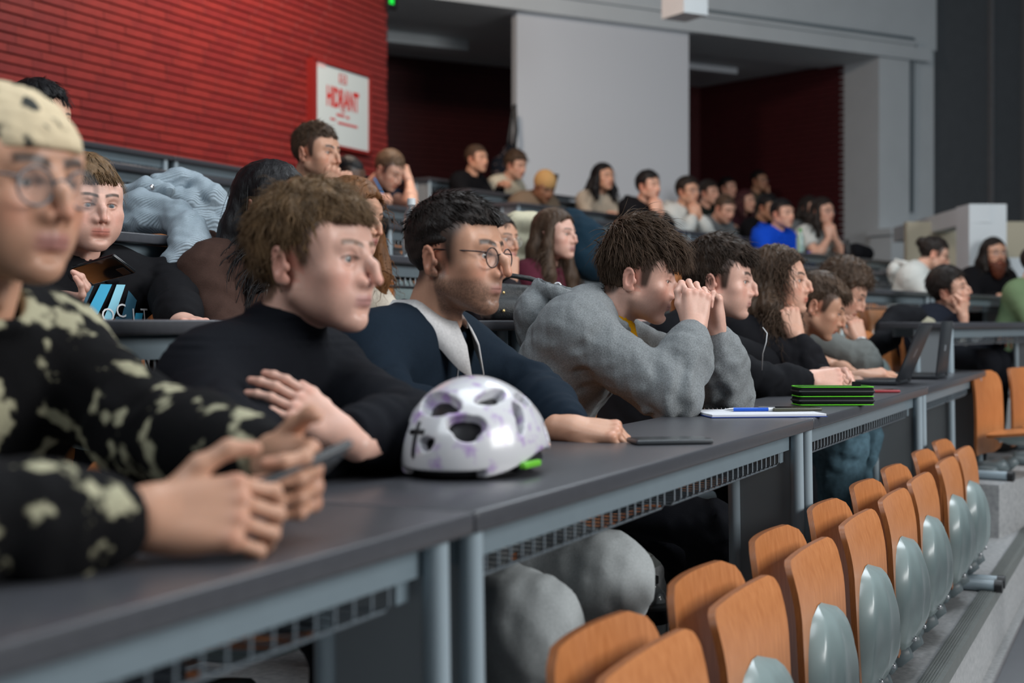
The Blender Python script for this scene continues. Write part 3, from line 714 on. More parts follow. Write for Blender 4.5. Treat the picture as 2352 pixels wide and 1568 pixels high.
    if H.get('scalp', True):
        fd = H.get('fade', 0.0); sm = np.mean([smooth(z - hairline(y + q, H), -0.006 - fd, 0.012 + fd) for q in np.linspace(-1, 1, 7) * (0.004 + fd * 0.6)], 0) * (1 - (ax > 0.0835)) * H.get('scalpa', 0.9)
        sm = sm * (1 - ((ax > 0.0775) & (np.abs(z + 0.012) < 0.034) & (y > -0.045) & (y < 0.006)))
        blend(sm, np.array(H.get('scol', H.get('col', (0.03, 0.02, 0.015)))))
    return P, F, col

def eye_mesh(iris):
    n, m = 20, 14; V = []; Fc = []; cols = []
    for i in range(m + 1):
        a = math.pi * i / m
        for j in range(n):
            b = 2 * math.pi * j / n; r = 0.0121 + (0.0008 if a < 0.4 else 0)
            V.append((r * math.sin(a) * math.cos(b), r * math.cos(a), r * math.sin(a) * math.sin(b)))
            cols.append((0.004, 0.004, 0.005) if a < 0.22 else (tuple(iris) if a < 0.52 else ((0.30, 0.27, 0.26) if a < 0.62 else (0.52, 0.49, 0.47))))
    F = [(i * n + j, i * n + (j + 1) % n, (i + 1) * n + (j + 1) % n, (i + 1) * n + j) for i in range(m) for j in range(n)]
    return np.array(V), np.array(F), np.array(cols)

# ---------------------------------------------------------------- hair
def scalp_project(p, c, r, push=0.0):
    q = (p - c) / r; l = np.linalg.norm(q, axis=1, keepdims=True); return l[:, 0]
def strands_mesh(roots, dirs, length, H, rng, width, seg=6, sides=3):
    """tapered locks grown from the scalp; kept outside the skull"""
    N = len(roots); p = roots.copy(); d = dirs.copy(); pts = [p.copy()]
    step = (length / seg)[:, None]; g = np.array([0, 0, -1.0]) * H.get('grav', 0.15)
    ph = rng.uniform(0, 6.28, N); curl = H.get('curl', 0.0); cf = H.get('curlf', 2.2)
    rr = SK_R + 0.004; stop = np.zeros(N, bool)
    for i in range(seg):
        d = d + g + rng.normal(size=(N, 3)) * H.get('jit', 0.08)
        if curl:
            t = np.cross(d, np.array([0.3, 0.2, 1.0])); t /= np.linalg.norm(t, axis=1, keepdims=True) + 1e-9; u = np.cross(d, t)
            d = d + curl * (t * np.cos(ph + i * cf)[:, None] + u * np.sin(ph + i * cf)[:, None])
        d /= np.linalg.norm(d, axis=1, keepdims=True) + 1e-9
        p = p + d * step
        q = (p - SK_C) / rr; l = np.linalg.norm(q, axis=1); ins = l < 1.0
        if ins.any():
            nrm = q[ins] / rr; nrm /= np.linalg.norm(nrm, axis=1, keepdims=True)
            p[ins] = SK_C + q[ins] / l[ins][:, None] * rr * 1.01
            dd = d[ins]; dd = dd - nrm * np.minimum((dd * nrm).sum(1, keepdims=True), 0) * 1.1; d[ins] = dd / (np.linalg.norm(dd, axis=1, keepdims=True) + 1e-9)
        for (c2, r2) in ((np.array([0, 0.028, -0.008]), np.array([0.0705, 0.0665, 0.092])), (np.array([0, 0.04, 0.03]), np.array([0.069, 0.056, 0.04]))):
            q = (p - c2) / r2; l = np.linalg.norm(q, axis=1); ins = l < 1.0
            if ins.any(): p[ins] = c2 + q[ins] / np.maximum(l[ins], 1e-6)[:, None] * r2 * 1.01
        if H.get('facecut', True): stop = stop | ((p[:, 1] > 0.055) & (p[:, 2] < H.get('fringe', 0.045)) & (np.abs(p[:, 0]) < 0.072))
        low = (p[:, 2] < hairline(p[:, 1], H) - 0.004) & (p[:, 1] > -0.002) & (p[:, 1] < 0.058) & (np.abs(p[:, 0]) < 0.082) & (p[:, 2] > -0.06)
        stop = stop | low; p[stop] = pts[-1][stop]
        if H.get('part'):
            f = (p[:, 1] > 0.022) & (p[:, 2] < 0.075) & (np.abs(p[:, 0]) < 0.080)
            p[f, 0] = np.sign(p[f, 0] + 1e-6) * np.maximum(np.abs(p[f, 0]), 0.050 + 0.030 * smooth(-p[f, 2], -0.075, -0.03)); p[f, 1] = np.minimum(p[f, 1], 0.030 + 0.05 * smooth(p[f, 2], 0.02, 0.075))
        pts.append(p.copy())
    T = np.stack(pts, 1)                       # N, seg+1, 3
    tan = np.gradient(T, axis=1); tan /= np.linalg.norm(tan, axis=2, keepdims=True) + 1e-9
    out = T - SK_C; a = np.cross(tan, out); a /= np.linalg.norm(a, axis=2, keepdims=True) + 1e-9; b = np.cross(a, tan)
    w = (width * rng.uniform(0.6, 1.4, N))[:, None] * (1 - np.linspace(0, 1, seg + 1) ** 2.0 * 0.9)[None]
    V = np.zeros((N, seg + 1, sides, 3))
    for k in range(sides):
        an = 2 * math.pi * k / sides + 1.57
        V[:, :, k] = T + (a * math.cos(an) + 0.55 * b * math.sin(an)) * w[:, :, None]
    base = (np.arange(N) * (seg + 1) * sides)[:, None]; F = []
    for i in range(seg):
        for k in range(sides):
            k2 = (k + 1) % sides; F.append(np.stack([base[:, 0] + i * sides + k, base[:, 0] + i * sides + k2, base[:, 0] + (i + 1) * sides + k2, base[:, 0] + (i + 1) * sides + k], 1))
    return V.reshape(-1, 3), np.concatenate(F)
def hair_parts(H, res, seed, lod):
    """returns (volume P,F), (locks P,F) in the head frame"""
    rng = np.random.default_rng(seed)
    t = H.get('thick', (0.012, 0.014, 0.016))       # side, back/front, top
    c = SK_C + np.array(H.get('shift', (0, -0.004, 0.002))); r = SK_R + np.array([t[0], t[1], t[2]])
    zlo = H.get('zlo', -0.10)
    g = Field((-0.16, -0.20, zlo - 0.02), (0.16, 0.16, 0.20), res)
    g.ell(c, r, 0.0)
    for (cc, rr, kk) in H.get('blobs', []): g.ell(cc, rr, kk)
    amp, sc = H.get('lump', (0.004, 0.05))
    g.warp(lambda P: amp * waves(P, sc, seed, 6, 1.5, H.get('aniso', (1, 1, 1))), 0.05)
    H2 = dict(H, burn=max(H.get('burn', -0.02), 0.018)); g.cut(lambda P: (hairline(P[:, 1], H2) + 0.006 * np.sin(P[:, 0] * 190 + seed) * (P[:, 1] > 0.05) - P[:, 2]) * 0.8, 0.008)
    for (cc, rr, kk) in H.get('mass', []): g.ell(cc, rr, kk)          # hanging hair, not cut by the hairline
    for (pp, rad, kk) in H.get('curtain', []): g.chain(pp, rad, kk)
    if H.get('mass') or H.get('curtain'): g.warp(lambda P: (P[:, 2] < 0.03) * amp * 0.9 * waves(P, sc, seed + 3, 6, 1.5, (1, 1, 0.25)), 0.05)
    P, F = g.mesh(); P = relax(P, F, 1, 0.4)
    n = int(H.get('n', 900) * {0: 1.0, 1: 0.5, 2: 0.22, 3: 0.0}[lod])
    if n == 0 or len(P) == 0: return (P, F), None
    ok = np.nonzero((((P - SK_C) / (SK_R * 0.98)) ** 2).sum(1) > 1.0)[0]
    nr = (P - SK_C) / (SK_R ** 2); nr /= np.linalg.norm(nr, axis=1, keepdims=True)
    pick = rng.choice(ok, n); ro = P[pick]; nn = nr[pick]
    wh = np.array(H.get('whorl', (0.01, -0.06, 0.12)))
    fl = ro - wh; fl[:, 2] -= 0.02
    if H.get('part'): fl = fl / (np.linalg.norm(fl, axis=1, keepdims=True) + 1e-9) + np.stack([np.sign(ro[:, 0] + 0.004) * 1.4, -0.35 * np.ones(n), -0.2 * np.ones(n)], 1) * smooth(ro[:, 1], -0.03, 0.04)[:, None]
    if 'flow' in H: fl = fl / (np.linalg.norm(fl, axis=1, keepdims=True) + 1e-9) + np.array(H['flow'])
    fl = fl - nn * (fl * nn).sum(1, keepdims=True); fl /= np.linalg.norm(fl, axis=1, keepdims=True) + 1e-9
    lift = H.get('lift', 0.25); d = fl + nn * lift + rng.normal(size=(n, 3)) * H.get('rand', 0.25); d /= np.linalg.norm(d, axis=1, keepdims=True)
    Ln = H.get('len', 0.04) * rng.uniform(0.55, 1.25, n)
    top = smooth(ro[:, 2], 0.03, 0.09); Ln = Ln * (H.get('sidelen', 0.5) + (1 - H.get('sidelen', 0.5)) * top)
    ro = ro - nn * np.minimum(0.005, 0.5 * min(t))
    S = strands_mesh(ro, d, Ln, H, rng, H.get('w', 0.0016), H.get('seg', 6))
    return (P, F), S

# ---------------------------------------------------------------- hands (wrist at 0, fingers +y, thumb towards +x for side=+1, back of the hand +z)
FING = [(-0.030, 0.086, (0.033, 0.021, 0.018), 0.0072), (-0.010, 0.092, (0.041, 0.026, 0.020), 0.0078), (0.011, 0.094, (0.044, 0.029, 0.021), 0.0081), (0.031, 0.090, (0.040, 0.025, 0.020), 0.0080)]
def rx(a): c, s = math.cos(a), math.sin(a); return np.array([[1, 0, 0], [0, c, -s], [0, s, c]])
def hand_mesh(pose, side, res, skin):
    """palm, four unequal bent fingers and an opposed thumb in one surface"""
    cu = {'flat': [(12, 18, 10)] * 4, 'rest': [(28, 38, 22)] * 4, 'fist': [(72, 92, 50)] * 4, 'loose': [(52, 62, 35)] * 4, 'clasp': [(50, 78, 30)] * 4, 'straight': [(6, 8, 5)] * 4,
          'hold': [(48, 62, 35), (46, 60, 35), (44, 58, 32), (34, 50, 30)], 'type': [(30, 40, 22), (22, 42, 25), (20, 40, 22), (26, 34, 20)], 'point': [(70, 90, 50), (68, 90, 50), (60, 80, 45), (16, 14, 8)],
          'chin': [(66, 70, 40), (62, 72, 40), (58, 72, 40), (50, 66, 36)]}[pose]
    sp = {'flat': 5, 'straight': 3, 'rest': 4, 'type': 6}.get(pose, 1.5)
    th = {'flat': (38, 8, 12), 'straight': (40, 5, 5), 'rest': (36, 15, 18), 'fist': (18, 40, 40), 'loose': (28, 30, 30), 'clasp': (26, 20, 25), 'hold': (42, 28, 12), 'type': (34, 18, 15), 'point': (20, 35, 40), 'chin': (50, 12, 8)}[pose]
    thz = {'hold': 0.25, 'chin': -0.1, 'clasp': -0.2}.get(pose, -0.35)
    g = Field((-0.10, -0.06, -0.13), (0.12, 0.215, 0.06), res)
    g.cone((0, -0.030, 0), (0, 0.0, 0), 0.0275, 0.0265, 0.0)
    g.ell((0, -0.002, 0), (0.030, 0.022, 0.020), 0.02)
    for i, (mx, my, ln, rad) in enumerate(FING):
        g.cone((mx * 0.55, 0.014, 0.001), (mx, my - 0.004, 0.001), 0.0165, 0.0115, 0.014)
    g.ell((0.020, 0.040, -0.008), (0.020, 0.034, 0.017), 0.014); g.ell((-0.024, 0.036, -0.006), (0.014, 0.034, 0.016), 0.014)
    nails = []
    for i, (mx, my, ln, rad) in enumerate(FING):
        a = 0.0; p = np.array([mx, my, 0.001]); yaw = math.radians(sp * (i - 1.5)); 
        for j in range(3):
            a += math.radians(cu[i][j]); d = rx(-a) @ np.array([0, 1.0, 0]); d = np.array([math.sin(yaw) * d[1], math.cos(yaw) * d[1], d[2]])
            q = p + d * ln[j]; r0, r1 = rad * (1.0 - 0.05 * j), rad * (0.96 - 0.08 * j)
            g.cone(p, q, r0 * 1.04, r1, 0.0035)
            if j < 2: g.ell(q, (r1 * 1.1,) * 3, 0.003)
            else: nails.append((q - d * 0.004, d, a))
            p = q
        g.ell((mx, my, 0.006), (0.0075, 0.009, 0.0058), 0.008)
    p = np.array([0.022, 0.018, -0.006]); az = math.radians(th[0]); d = unit((math.sin(az), math.cos(az), thz))
    for j, (L_, r_) in enumerate(((0.046, 0.0128), (0.033, 0.0100), (0.026, 0.0092))):
        if j: 
            b = -math.radians(th[j]); d = unit(np.array([d[0] * math.cos(b) + d[1] * math.sin(b), -d[0] * math.sin(b) + d[1] * math.cos(b), d[2]])) if pose not in ('hold',) else unit(d + np.array([-0.35, 0.1, -0.25]) * j * 0.6)
        q = p + d * L_; g.cone(p, q, r_ * 1.05, r_ * (0.95 if j < 2 else 0.82), 0.006); p = q
    nails.append((p - d * 0.004, d, 0))
    P, F = g.mesh(); P = relax(P, F, 1, 0.3)
    col = np.tile(np.array(skin), (len(P), 1))
    red = np.array(skin) * (1.0, 0.72, 0.68)
    kn = np.zeros(len(P))
    for i, (mx, my, ln, rad) in enumerate(FING): kn = np.maximum(kn, np.exp(-(((P - (mx, my, 0.008)) / 0.011) ** 2).sum(1)))
    for (q, d, a) in nails: kn = np.maximum(kn, 0.8 * np.exp(-(((P - q) / 0.012) ** 2).sum(1)))
    col = col * (1 - 0.55 * kn[:, None]) + red * 0.55 * kn[:, None]
    if side < 0: P = P * np.array([-1, 1, 1]); F = F[:, ::-1]
    return P, F, col
# ---------------------------------------------------------------- people
M_SKIN = mat('skin', (1, 1, 1), 0.46, attr=True, sss=0.12, noise=0.06, nscale=180, bump=0.05, bscale=700)
M_EYE = mat('eyeball', (1, 1, 1), 0.08, attr=True)
M_GLASS = mat('clear_lens', (0.9, 0.95, 1.0), 0.04, spec=0.6); MATS['clear_lens'].node_tree.nodes['Principled BSDF'].inputs['Alpha'].default_value = 0.06
SKIN = {'fair': (0.66, 0.37, 0.265), 'pale': (0.71, 0.42, 0.33), 'mid': (0.60, 0.325, 0.215), 'tan': (0.48, 0.25, 0.155), 'dark': (0.10, 0.05, 0.03), 'brown': (0.26, 0.13, 0.075)}
def hairmat(name, col): return mat('hair_' + name, col, 0.5, noise=0.35, nscale=60, stretch=(1, 1, 0.3), bump=0.5, bscale=160, spec=0.22)
def fabric(name, col, **k):
    a = dict(rough=0.85, noise=0.10, nscale=220, bump=0.25, bscale=500, sheen=0.0, spec=0.12); a.update(k); return mat(name, col, **a)
PEOPLE = {}
EYES = {}
def person(key, label, head, phi, garment, H, hairm, skin='fair', h=None, pitch=0, roll=0, sc=1.0, tphi=None, lean=0.14, floor=0.0, arms=(None, None), style=None, lod=1, legs=None,
           iris=(0.06, 0.035, 0.02), glasses=None, group=None, sdrop=0.0, wide=1.0, seed=1, dark_part=None, hips=None, sfwd=0.0, sside=0.0):
    h = h or {}; style = style or {}; sk = SKIN[skin] if isinstance(skin, str) else skin
    tphi = phi if tphi is None else tphi
    hp = at(*head); a = math.radians(phi); b = math.radians(tphi)
    fw, rt, up = DIR(math.cos(a), -math.sin(a)), DIR(-math.sin(a), -math.cos(a)), np.array([0, 0, 1.0])
    R0 = np.stack([rt, fw, up], 1)
    p_, r_ = math.radians(-pitch), math.radians(roll)
    Rh = R0 @ rx(p_) @ np.array([[math.cos(r_), 0, math.sin(r_)], [0, 1, 0], [-math.sin(r_), 0, math.cos(r_)]])
    tf, tr = DIR(math.cos(b), -math.sin(b)), DIR(-math.sin(b), -math.cos(b)); T = np.stack([tr, tf, up], 1)
    S = hp + Rh @ (np.array([0, -0.083, -0.150]) * sc) + up * (-0.012 - sdrop) * sc + tf * sfwd + tr * sside
    zh = floor + 0.585
    Hp = S - tf * lean; Hp[2] = zh
    if hips is not None: Hp = np.array([hips[0], hips[1], zh])
    root = empty('person', (Hp[0], Hp[1], floor)); tag(root, label, 'person', group); PEOPLE[key] = root
    O = np.array([Hp[0], Hp[1], floor])
    hres = {0: 0.0021, 1: 0.0027, 2: 0.0038, 3: 0.0050}[lod]; gres = {0: 0.0065, 1: 0.009, 2: 0.013, 3: 0.015}[lod]
    bP, bF, bC = [], [], []
    def push(P, F, col): k = sum(len(x) for x in bP); bP.append(P); bF.append(F + k); bC.append(col)
    P, F, col = head_mesh(h, hres, sk, H); push((Rh @ (P * sc).T).T + hp - O, F, col)
    ua, fa = 0.285 * sc, 0.25 * sc
    spine = (S - Hp) / np.linalg.norm(S - Hp)
    th = style.get('loose', 0.010); sw = 0.158 * sc * wide
    joints = []
    for i, sgn in ((0, 1), (1, -1)):          # right arm, left arm
        sh = S + tr * sgn * sw - spine * 0.045 * sc + tf * 0.005
        A = arms[i]
        if A is None: A = dict(rel=(sgn * 0.16, 0.30, -0.52), f=(0, 1, -0.2), n=(0, 0, 1), pose='rest', hide=True)
        W = hp + T @ (np.array(A['rel']) * sc) if 'rel' in A else np.array(A['w'], float)
        f = unit(T @ np.array(A['f'])) if not A.get('cam') else DIR(*A['f']); n = unit(T @ np.array(A['n'])) if not A.get('cam') else DIR(*A['n'])
        n = unit(n - f * (n @ f)); x = np.cross(f, n)
        pole = unit(T @ np.array(A.get('pole', (sgn * 0.5, -0.2, -1.0))))
        if 'e' in A: E = np.array(A['e'], float)
        else:
            d = W - sh; D = np.linalg.norm(d); k = max(1.0, D / (0.985 * (ua + fa))); a_, b_ = ua * k, fa * k
            u = d / D; m = (a_ * a_ - b_ * b_ + D * D) / (2 * D); hgt = math.sqrt(max(a_ * a_ - m * m, 1e-6))
            q = unit(pole - u * (pole @ u)); E = sh + u * m + q * hgt
        joints.append((sh, E, W, f, A))
        hs = sc * A.get('size', 1.0)
        if not A.get('nohand'):
            P, F, col = hand_mesh(A.get('pose', 'rest'), -1 if sgn > 0 else 1, {0: 0.0023, 1: 0.003, 2: 0.0042, 3: 0.006}[lod], sk)
            push((np.stack([x, f, n], 1) @ (P * hs).T).T + W - O, F, col)
        if A.get('bare'):
            g = Field(np.minimum(sh, np.minimum(E, W)) - O - 0.08, np.maximum(sh, np.maximum(E, W)) - O + 0.08, {0: 0.0045, 1: 0.006, 2: 0.008, 3: 0.01}[lod])
            g.cone(sh - O, E - O, 0.050 * sc, 0.041 * sc); e2 = E + (W - E) * 0.3
            g.chain([E - O, e2 - O, W - f * 0.02 - O], [0.039 * sc, 0.043 * sc, 0.0275 * sc], 0.02)
            P, F = g.mesh(); push(relax(P, F, 1), F, np.tile(np.array(sk), (len(P), 1)))
    # body core under the clothes, joining head, arms and trunk
    lo = np.min([Hp, S] + [j for J in joints for j in J[:3]], 0) - O - 0.2; hi = np.max([Hp, S] + [j for J in joints for j in J[:3]], 0) - O + 0.2
    def torso(g, add, k):
        for u, w, r in ((0.0, 0.085, 0.105), (0.3, 0.075, 0.098), (0.62, 0.085, 0.100), (0.80, 0.10, 0.088)):
            c = Hp + (S - Hp) * u - O + tf * (0.012 if 0.3 < u < 0.9 else 0); g.cone(c - tr * w * sc * wide, c + tr * w * sc * wide, r * sc + add, r * sc + add, k)
        for i in range(3):
            pass
        c = Hp + (S - Hp) * 0.90 - O; g.cone(c - tr * 0.12 * sc * wide, c + tr * 0.12 * sc * wide, 0.062 * sc + add, 0.062 * sc + add, k)
        nb = S - O + up * 0.01
        for (sh, E, W, f, A) in joints:
            g.cone(nb, sh - O - up * 0.005, 0.046 * sc + add * 0.6, 0.052 * sc + add, k)
    g = Field(lo, hi, 0.018); torso(g, -0.02, 0.05)
    for (sh, E, W, f, A) in joints: g.chain([sh - O, E - O, W - f * 0.03 - O], [0.04 * sc, 0.034 * sc, 0.024 * sc], 0.02)
    P, F = g.mesh(); push(P, F, np.tile(np.array(sk), (len(P), 1)))
    body = link('body', np_mesh('body', np.concatenate(bP), np.concatenate(bF), np.concatenate(bC)), M_SKIN, root, True)
    # eyes
    if lod < 2 or h.get('eyes'):
        if iris not in EYES:
            V, F, c = eye_mesh(iris); EYES[iris] = np_mesh('eye', V, F, c); EYES[iris].materials.append(M_EYE)
        gz = h.get('gaze', (0, 0))
        for s in (-1, 1):
            o = bpy.data.objects.new('eye', EYES[iris]); C.objects.link(o); o.parent = body
            q = Rh @ (np.array([s * 0.0325, 0.0735, -0.001]) * sc) + hp - O
            Re = Rh @ rx(math.radians(gz[1])); ca, sa = math.cos(math.radians(gz[0])), math.sin(math.radians(gz[0])); Re = Re @ np.array([[ca, sa, 0], [-sa, ca, 0], [0, 0, 1]])
            o.matrix_local = Matrix.Translation(q) @ Matrix(Re.tolist()).to_4x4() @ Matrix.Scale(sc, 4)
    # hair
    if H.get('none') is None:
        (P, F), St = hair_parts(H, {0: 0.0034, 1: 0.0042, 2: 0.0055, 3: 0.007}[lod], seed, lod)
        hv = link('hair', np_mesh('hair', (Rh @ (P * sc).T).T + hp - O, F), hairm, root, True)
        if St is not None:
            link('hair_locks', np_mesh('hair_locks', (Rh @ (St[0] * sc).T).T + hp - O, St[1]), hairm, hv, True)
    # upper garment
    g = Field(lo - 0.02, hi + 0.02, gres); k = 0.05
    torso(g, th, 0.06)
    for ii, (sh, E, W, f, A) in enumerate(joints):
        fo = unit(W - E); sl = style.get('sleeve', 'long')
        if sl == 'long':
            cuff = W - fo * 0.012
            g.cone(sh - O, E - O, 0.056 * sc + th, 0.047 * sc + th, 0.04)
            g.chain([E - O, E + (W - E) * 0.45 - O, cuff - fo * 0.04 - O], [0.046 * sc + th, 0.044 * sc + th, 0.036 * sc + th * 0.9], 0.025)
            if th > 0.016: g.ell(cuff - fo * 0.085 - O, (0.05 * sc + th * 0.5,) * 3, 0.03)
            g.cyl(cuff - fo * 0.065 - O, cuff - O, 0.0345 * sc + th * 0.25, 0.006)
        elif sl == 'short':
            e2 = sh + (E - sh) * 0.62; g.cone(sh - O, e2 - O, 0.058 * sc + th, 0.058 * sc + th, 0.04); dd = unit(E - sh)
            g.cyl(e2 - O - dd * 0.02, e2 - O + dd * 0.2, 0.13, 0.004, '-')
    amp = style.get('fold', 0.005)
    def folds(P):
        w = waves(P, 0.075, seed, 5, 1.6); out = 0.45 * w
        for (sh, E, W, f, A) in joints:
            dE = np.linalg.norm(P - (E - O), axis=1); ax = unit(W - sh + 1e-6)
            out += 1.1 * np.exp(-(dE / 0.10) ** 2) * np.sin((P - (E - O)) @ ax * 95 + 2.2 * waves(P, 0.09, seed + 1, 3))
            dS = np.linalg.norm(P - (sh - O + tf * 0.03 - up * 0.05), axis=1); out += 0.7 * np.exp(-(dS / 0.09) ** 2) * np.sin(P @ (tf * 50 + tr * 60 - up * 30) + 2 * w)
            dW = np.linalg.norm(P - (W - unit(W - E) * 0.10 - O), axis=1); out += 0.6 * np.exp(-(dW / 0.06) ** 2) * np.sin((P - (W - O)) @ unit(W - E) * 170 + 2 * w)
        return amp * out
    g.warp(folds, 0.04)
    nk = Rh @ (np.array([0, -0.048, -0.09]) * sc) + hp - O; nb = S - O
    ring = lambda rad, hgt, tilt, m=18: [nb + up * (hgt * sc) + tr * math.cos(t) * rad * sc + tf * (math.sin(t) * rad * sc + 0.012) - up * tilt * sc * math.sin(t) for t in np.linspace(0, 2 * math.pi, m)]
    ty = style.get('neck', 'crew')
    if ty == 'turtle':
        top = nk * 0.98 + nb * 0.02 - tf * 0.004; g.cone(nb - up * 0.02, top, 0.074 * sc, 0.0645 * sc, 0.025); g.warp(lambda P: 0.0016 * np.sin((P @ up) * 420) * (((P - nb) @ up) > 0.005), 0.02)
        ax = unit(nk - nb); cu = unit(ax - tf * 0.25 + up * 0.1); g.cyl(top + cu * 0.012, top + cu * 0.2, 0.14, 0.006, '-')
    elif ty in ('crew', 'tee', 'vee', 'open'):
        rr = ring(0.074, 0.018, 0.022 if ty == 'crew' else 0.035); g.chain(rr, [0.0085 if ty == 'crew' else 0.006] * len(rr), 0.012)
        ax = unit(nk - nb); g.cone(nb - ax * 0.02 + tf * 0.012, nk + ax * 0.1, 0.066 * sc, 0.072 * sc, 0.004, '-')
        if ty in ('vee', 'open'): g.cone(nb + tf * 0.085 - up * 0.02, nb + tf * 0.14 - up * (0.09 if ty == 'vee' else 0.16), 0.03, 0.012, 0.01, '-')
    elif ty == 'hood':
        ax = unit(nk - nb); g.cone(nb - ax * 0.02 + tf * 0.008, nk + ax * 0.1, 0.060 * sc, 0.072 * sc, 0.004, '-')
        gh = Field(nb - 0.26, nb + 0.26, max(0.0045, gres * 0.65))
        bp = nb - tf * 0.148 * sc + up * 0.006 * sc; gh.ell(bp, np.array([0.112, 0.066, 0.078]) * sc, 0.0, '+', T); gh.ell(bp - tf * 0.010 - up * 0.060, np.array([0.078, 0.046, 0.06]) * sc, 0.03, '+', T)
        rr = [nb + tr * math.cos(t) * 0.104 * sc + tf * (-math.sin(t) * (0.158 if math.sin(t) > 0 else 0.092) + 0.018) * sc + up * (0.022 + 0.062 * math.sin(t)) * sc for t in np.radians(np.linspace(-68, 248, 25))]
        gh.chain(rr, [0.012] + [0.017] * 4 + [0.021] * 5 + [0.022] * 5 + [0.021] * 5 + [0.017] * 4 + [0.012], 0.012)
        gh.cone(nb - ax * 0.03 + tf * 0.006, nk + ax * 0.1, 0.060 * sc, 0.070 * sc, 0.004, '-'); gh.ell(nb - tf * 0.100 * sc + up * 0.090 * sc, np.array([0.074, 0.046, 0.095]) * sc, 0.005, '-', T)
        gh.warp(lambda P: 0.0035 * waves(P, 0.06, seed + 9, 5, 1.6), 0.03)
        hood = gh.mesh()
        if style.get('zipopen'): g.cone(nb + tf * 0.10 - up * 0.02, nb + tf * 0.16 - up * 0.26, 0.034, 0.022, 0.012, '-')
    elif ty == 'stand':
        rr = ring(0.070, 0.035, 0.0); g.chain(rr, [0.012] * len(rr), 0.02); ax = unit(nk - nb); g.cone(nb + tf * 0.01, nk + ax * 0.1, 0.064 * sc, 0.066 * sc, 0.003, '-')
    P, F = g.mesh(); P = relax(P, F, 1, 0.4)
    gar = link(style.get('name', 'sweater'), np_mesh('garment', P, F), garment, root, True)
    if ty == 'hood': link('hood', np_mesh('hood', relax(hood[0], hood[1], 1, 0.4), hood[1]), garment, gar, True)
    # trousers and shoes
    L = legs or {}
    if L is not False:
        gl = Field(np.array([-0.75, -0.75, -0.02]), np.array([0.75, 0.75, 0.78]), L.get('res', 0.016))
        kz = L.get('kz', 0.50); hz = Hp - O
        ks, fs = [], []
        for s in (1, -1):
            hj = hz + tr * s * 0.085 + up * -0.02; kn = hz + tf * L.get('reach', 0.40) + tr * s * L.get('spread', 0.11); kn[2] = kz
            an = kn + tf * L.get('tuck', -0.02) + tr * s * 0.01; an[2] = 0.08
            if s > 0 and 'kr' in L: kn = np.array(L['kr']) - O; an = np.array(L['ar']) - O
            if s < 0 and 'kl' in L: kn = np.array(L['kl']) - O; an = np.array(L['al']) - O
            b_ = L.get('bag', 0.0)
            gl.chain([hj, kn, an], [0.088 + b_, 0.066 + b_, 0.052 + b_], 0.04); ks.append(kn); fs.append(an)
        gl.cone(hz - tr * 0.07 - up * 0.03, hz + tr * 0.07 - up * 0.03, 0.11, 0.11, 0.05)
        gl.warp(lambda P: L.get('fold', 0.006) * (waves(P, 0.08, seed + 5, 5, 1.8) + 0.8 * np.exp(-(np.minimum(np.linalg.norm(P - ks[0], axis=1), np.linalg.norm(P - ks[1], axis=1)) / 0.12) ** 2) * np.sin(P @ (tf * 70 + tr * 25 + up * 55) + 2 * waves(P, 0.1, seed, 3))), 0.04)
        gl.cut(lambda P: 0.05 - P[:, 2]); P, F = gl.mesh()
        link('trousers', np_mesh('trousers', P, F), L.get('mat', M_TROUS), root, True)
        for an in fs:
            gs = Field(an - 0.2, an + 0.25, 0.009); gs.ell(an + tf * 0.06 - up * 0.035, np.stack([(0.045, 0.13, 0.045)])[0], 0.0, '+', T); gs.cone(an - up * 0.02, an + up * 0.03, 0.045, 0.042, 0.03); gs.cut(lambda P: 0.001 - P[:, 2])
            P, F = gs.mesh(); link('shoe', np_mesh('shoe', P, F), L.get('shoe', M_SHOE), root, True)
    # glasses
    if glasses:
        gm, shape, rad = glasses
        Mh = frame(hp - O, Rh[:, 0] * sc, Rh[:, 1] * sc, Rh[:, 2] * sc)
        gr = MB(); ln = MB(); y0 = 0.1035 + h.get('gl', 0)
        for s in (-1, 1):
            pts = []
            for t in np.linspace(0, 2 * math.pi, 25)[:-1]:
                cx, cz = math.cos(t), math.sin(t)
                if shape == 'square': cx, cz = math.copysign(abs(cx) ** 0.55, cx), math.copysign(abs(cz) ** 0.55, cz)
                pts.append((s * 0.034 + cx * rad * 1.08, y0 - 0.004 * abs(s * 0.034 + cx * rad) / 0.05, -0.006 + cz * rad * 0.95))
            W_ = [tuple(Mh @ Vector(p)) for p in pts]; gr.tube(W_, gm[1] * sc, 6, closed=True); ln.add(W_, [tuple(range(len(W_)))])
            gr.tube([tuple(Mh @ Vector(p)) for p in ((s * (0.034 + rad * 1.05), y0 - 0.005, 0.004), (s * 0.070, 0.085, 0.006), (s * 0.0775, 0.03, 0.010), (s * 0.080, -0.008, 0.012), (s * 0.080, -0.026, -0.004))], gm[1] * 1.15 * sc, 6)
        gr.tube([tuple(Mh @ Vector(p)) for p in ((-0.034 + rad * 0.95, y0 - 0.002, 0.0), (0, y0 + 0.004, 0.004), (0.034 - rad * 0.95, y0 - 0.002, 0.0))], gm[1] * sc, 6)
        fr = gr.build('glasses', gm[0], root, True); ln.build('lens', M_GLASS, fr)
    info = dict(root=root, O=O, hp=hp, Rh=Rh, S=S, T=T, tf=tf, tr=tr, gar=gar, joints=joints, sc=sc, body=body)
    PEOPLE[key] = info
    return info
M_TROUS = fabric('dark_trousers', srgb(26, 28, 34)); M_SHOE = mat('dark_shoe', srgb(30, 30, 32), 0.6)
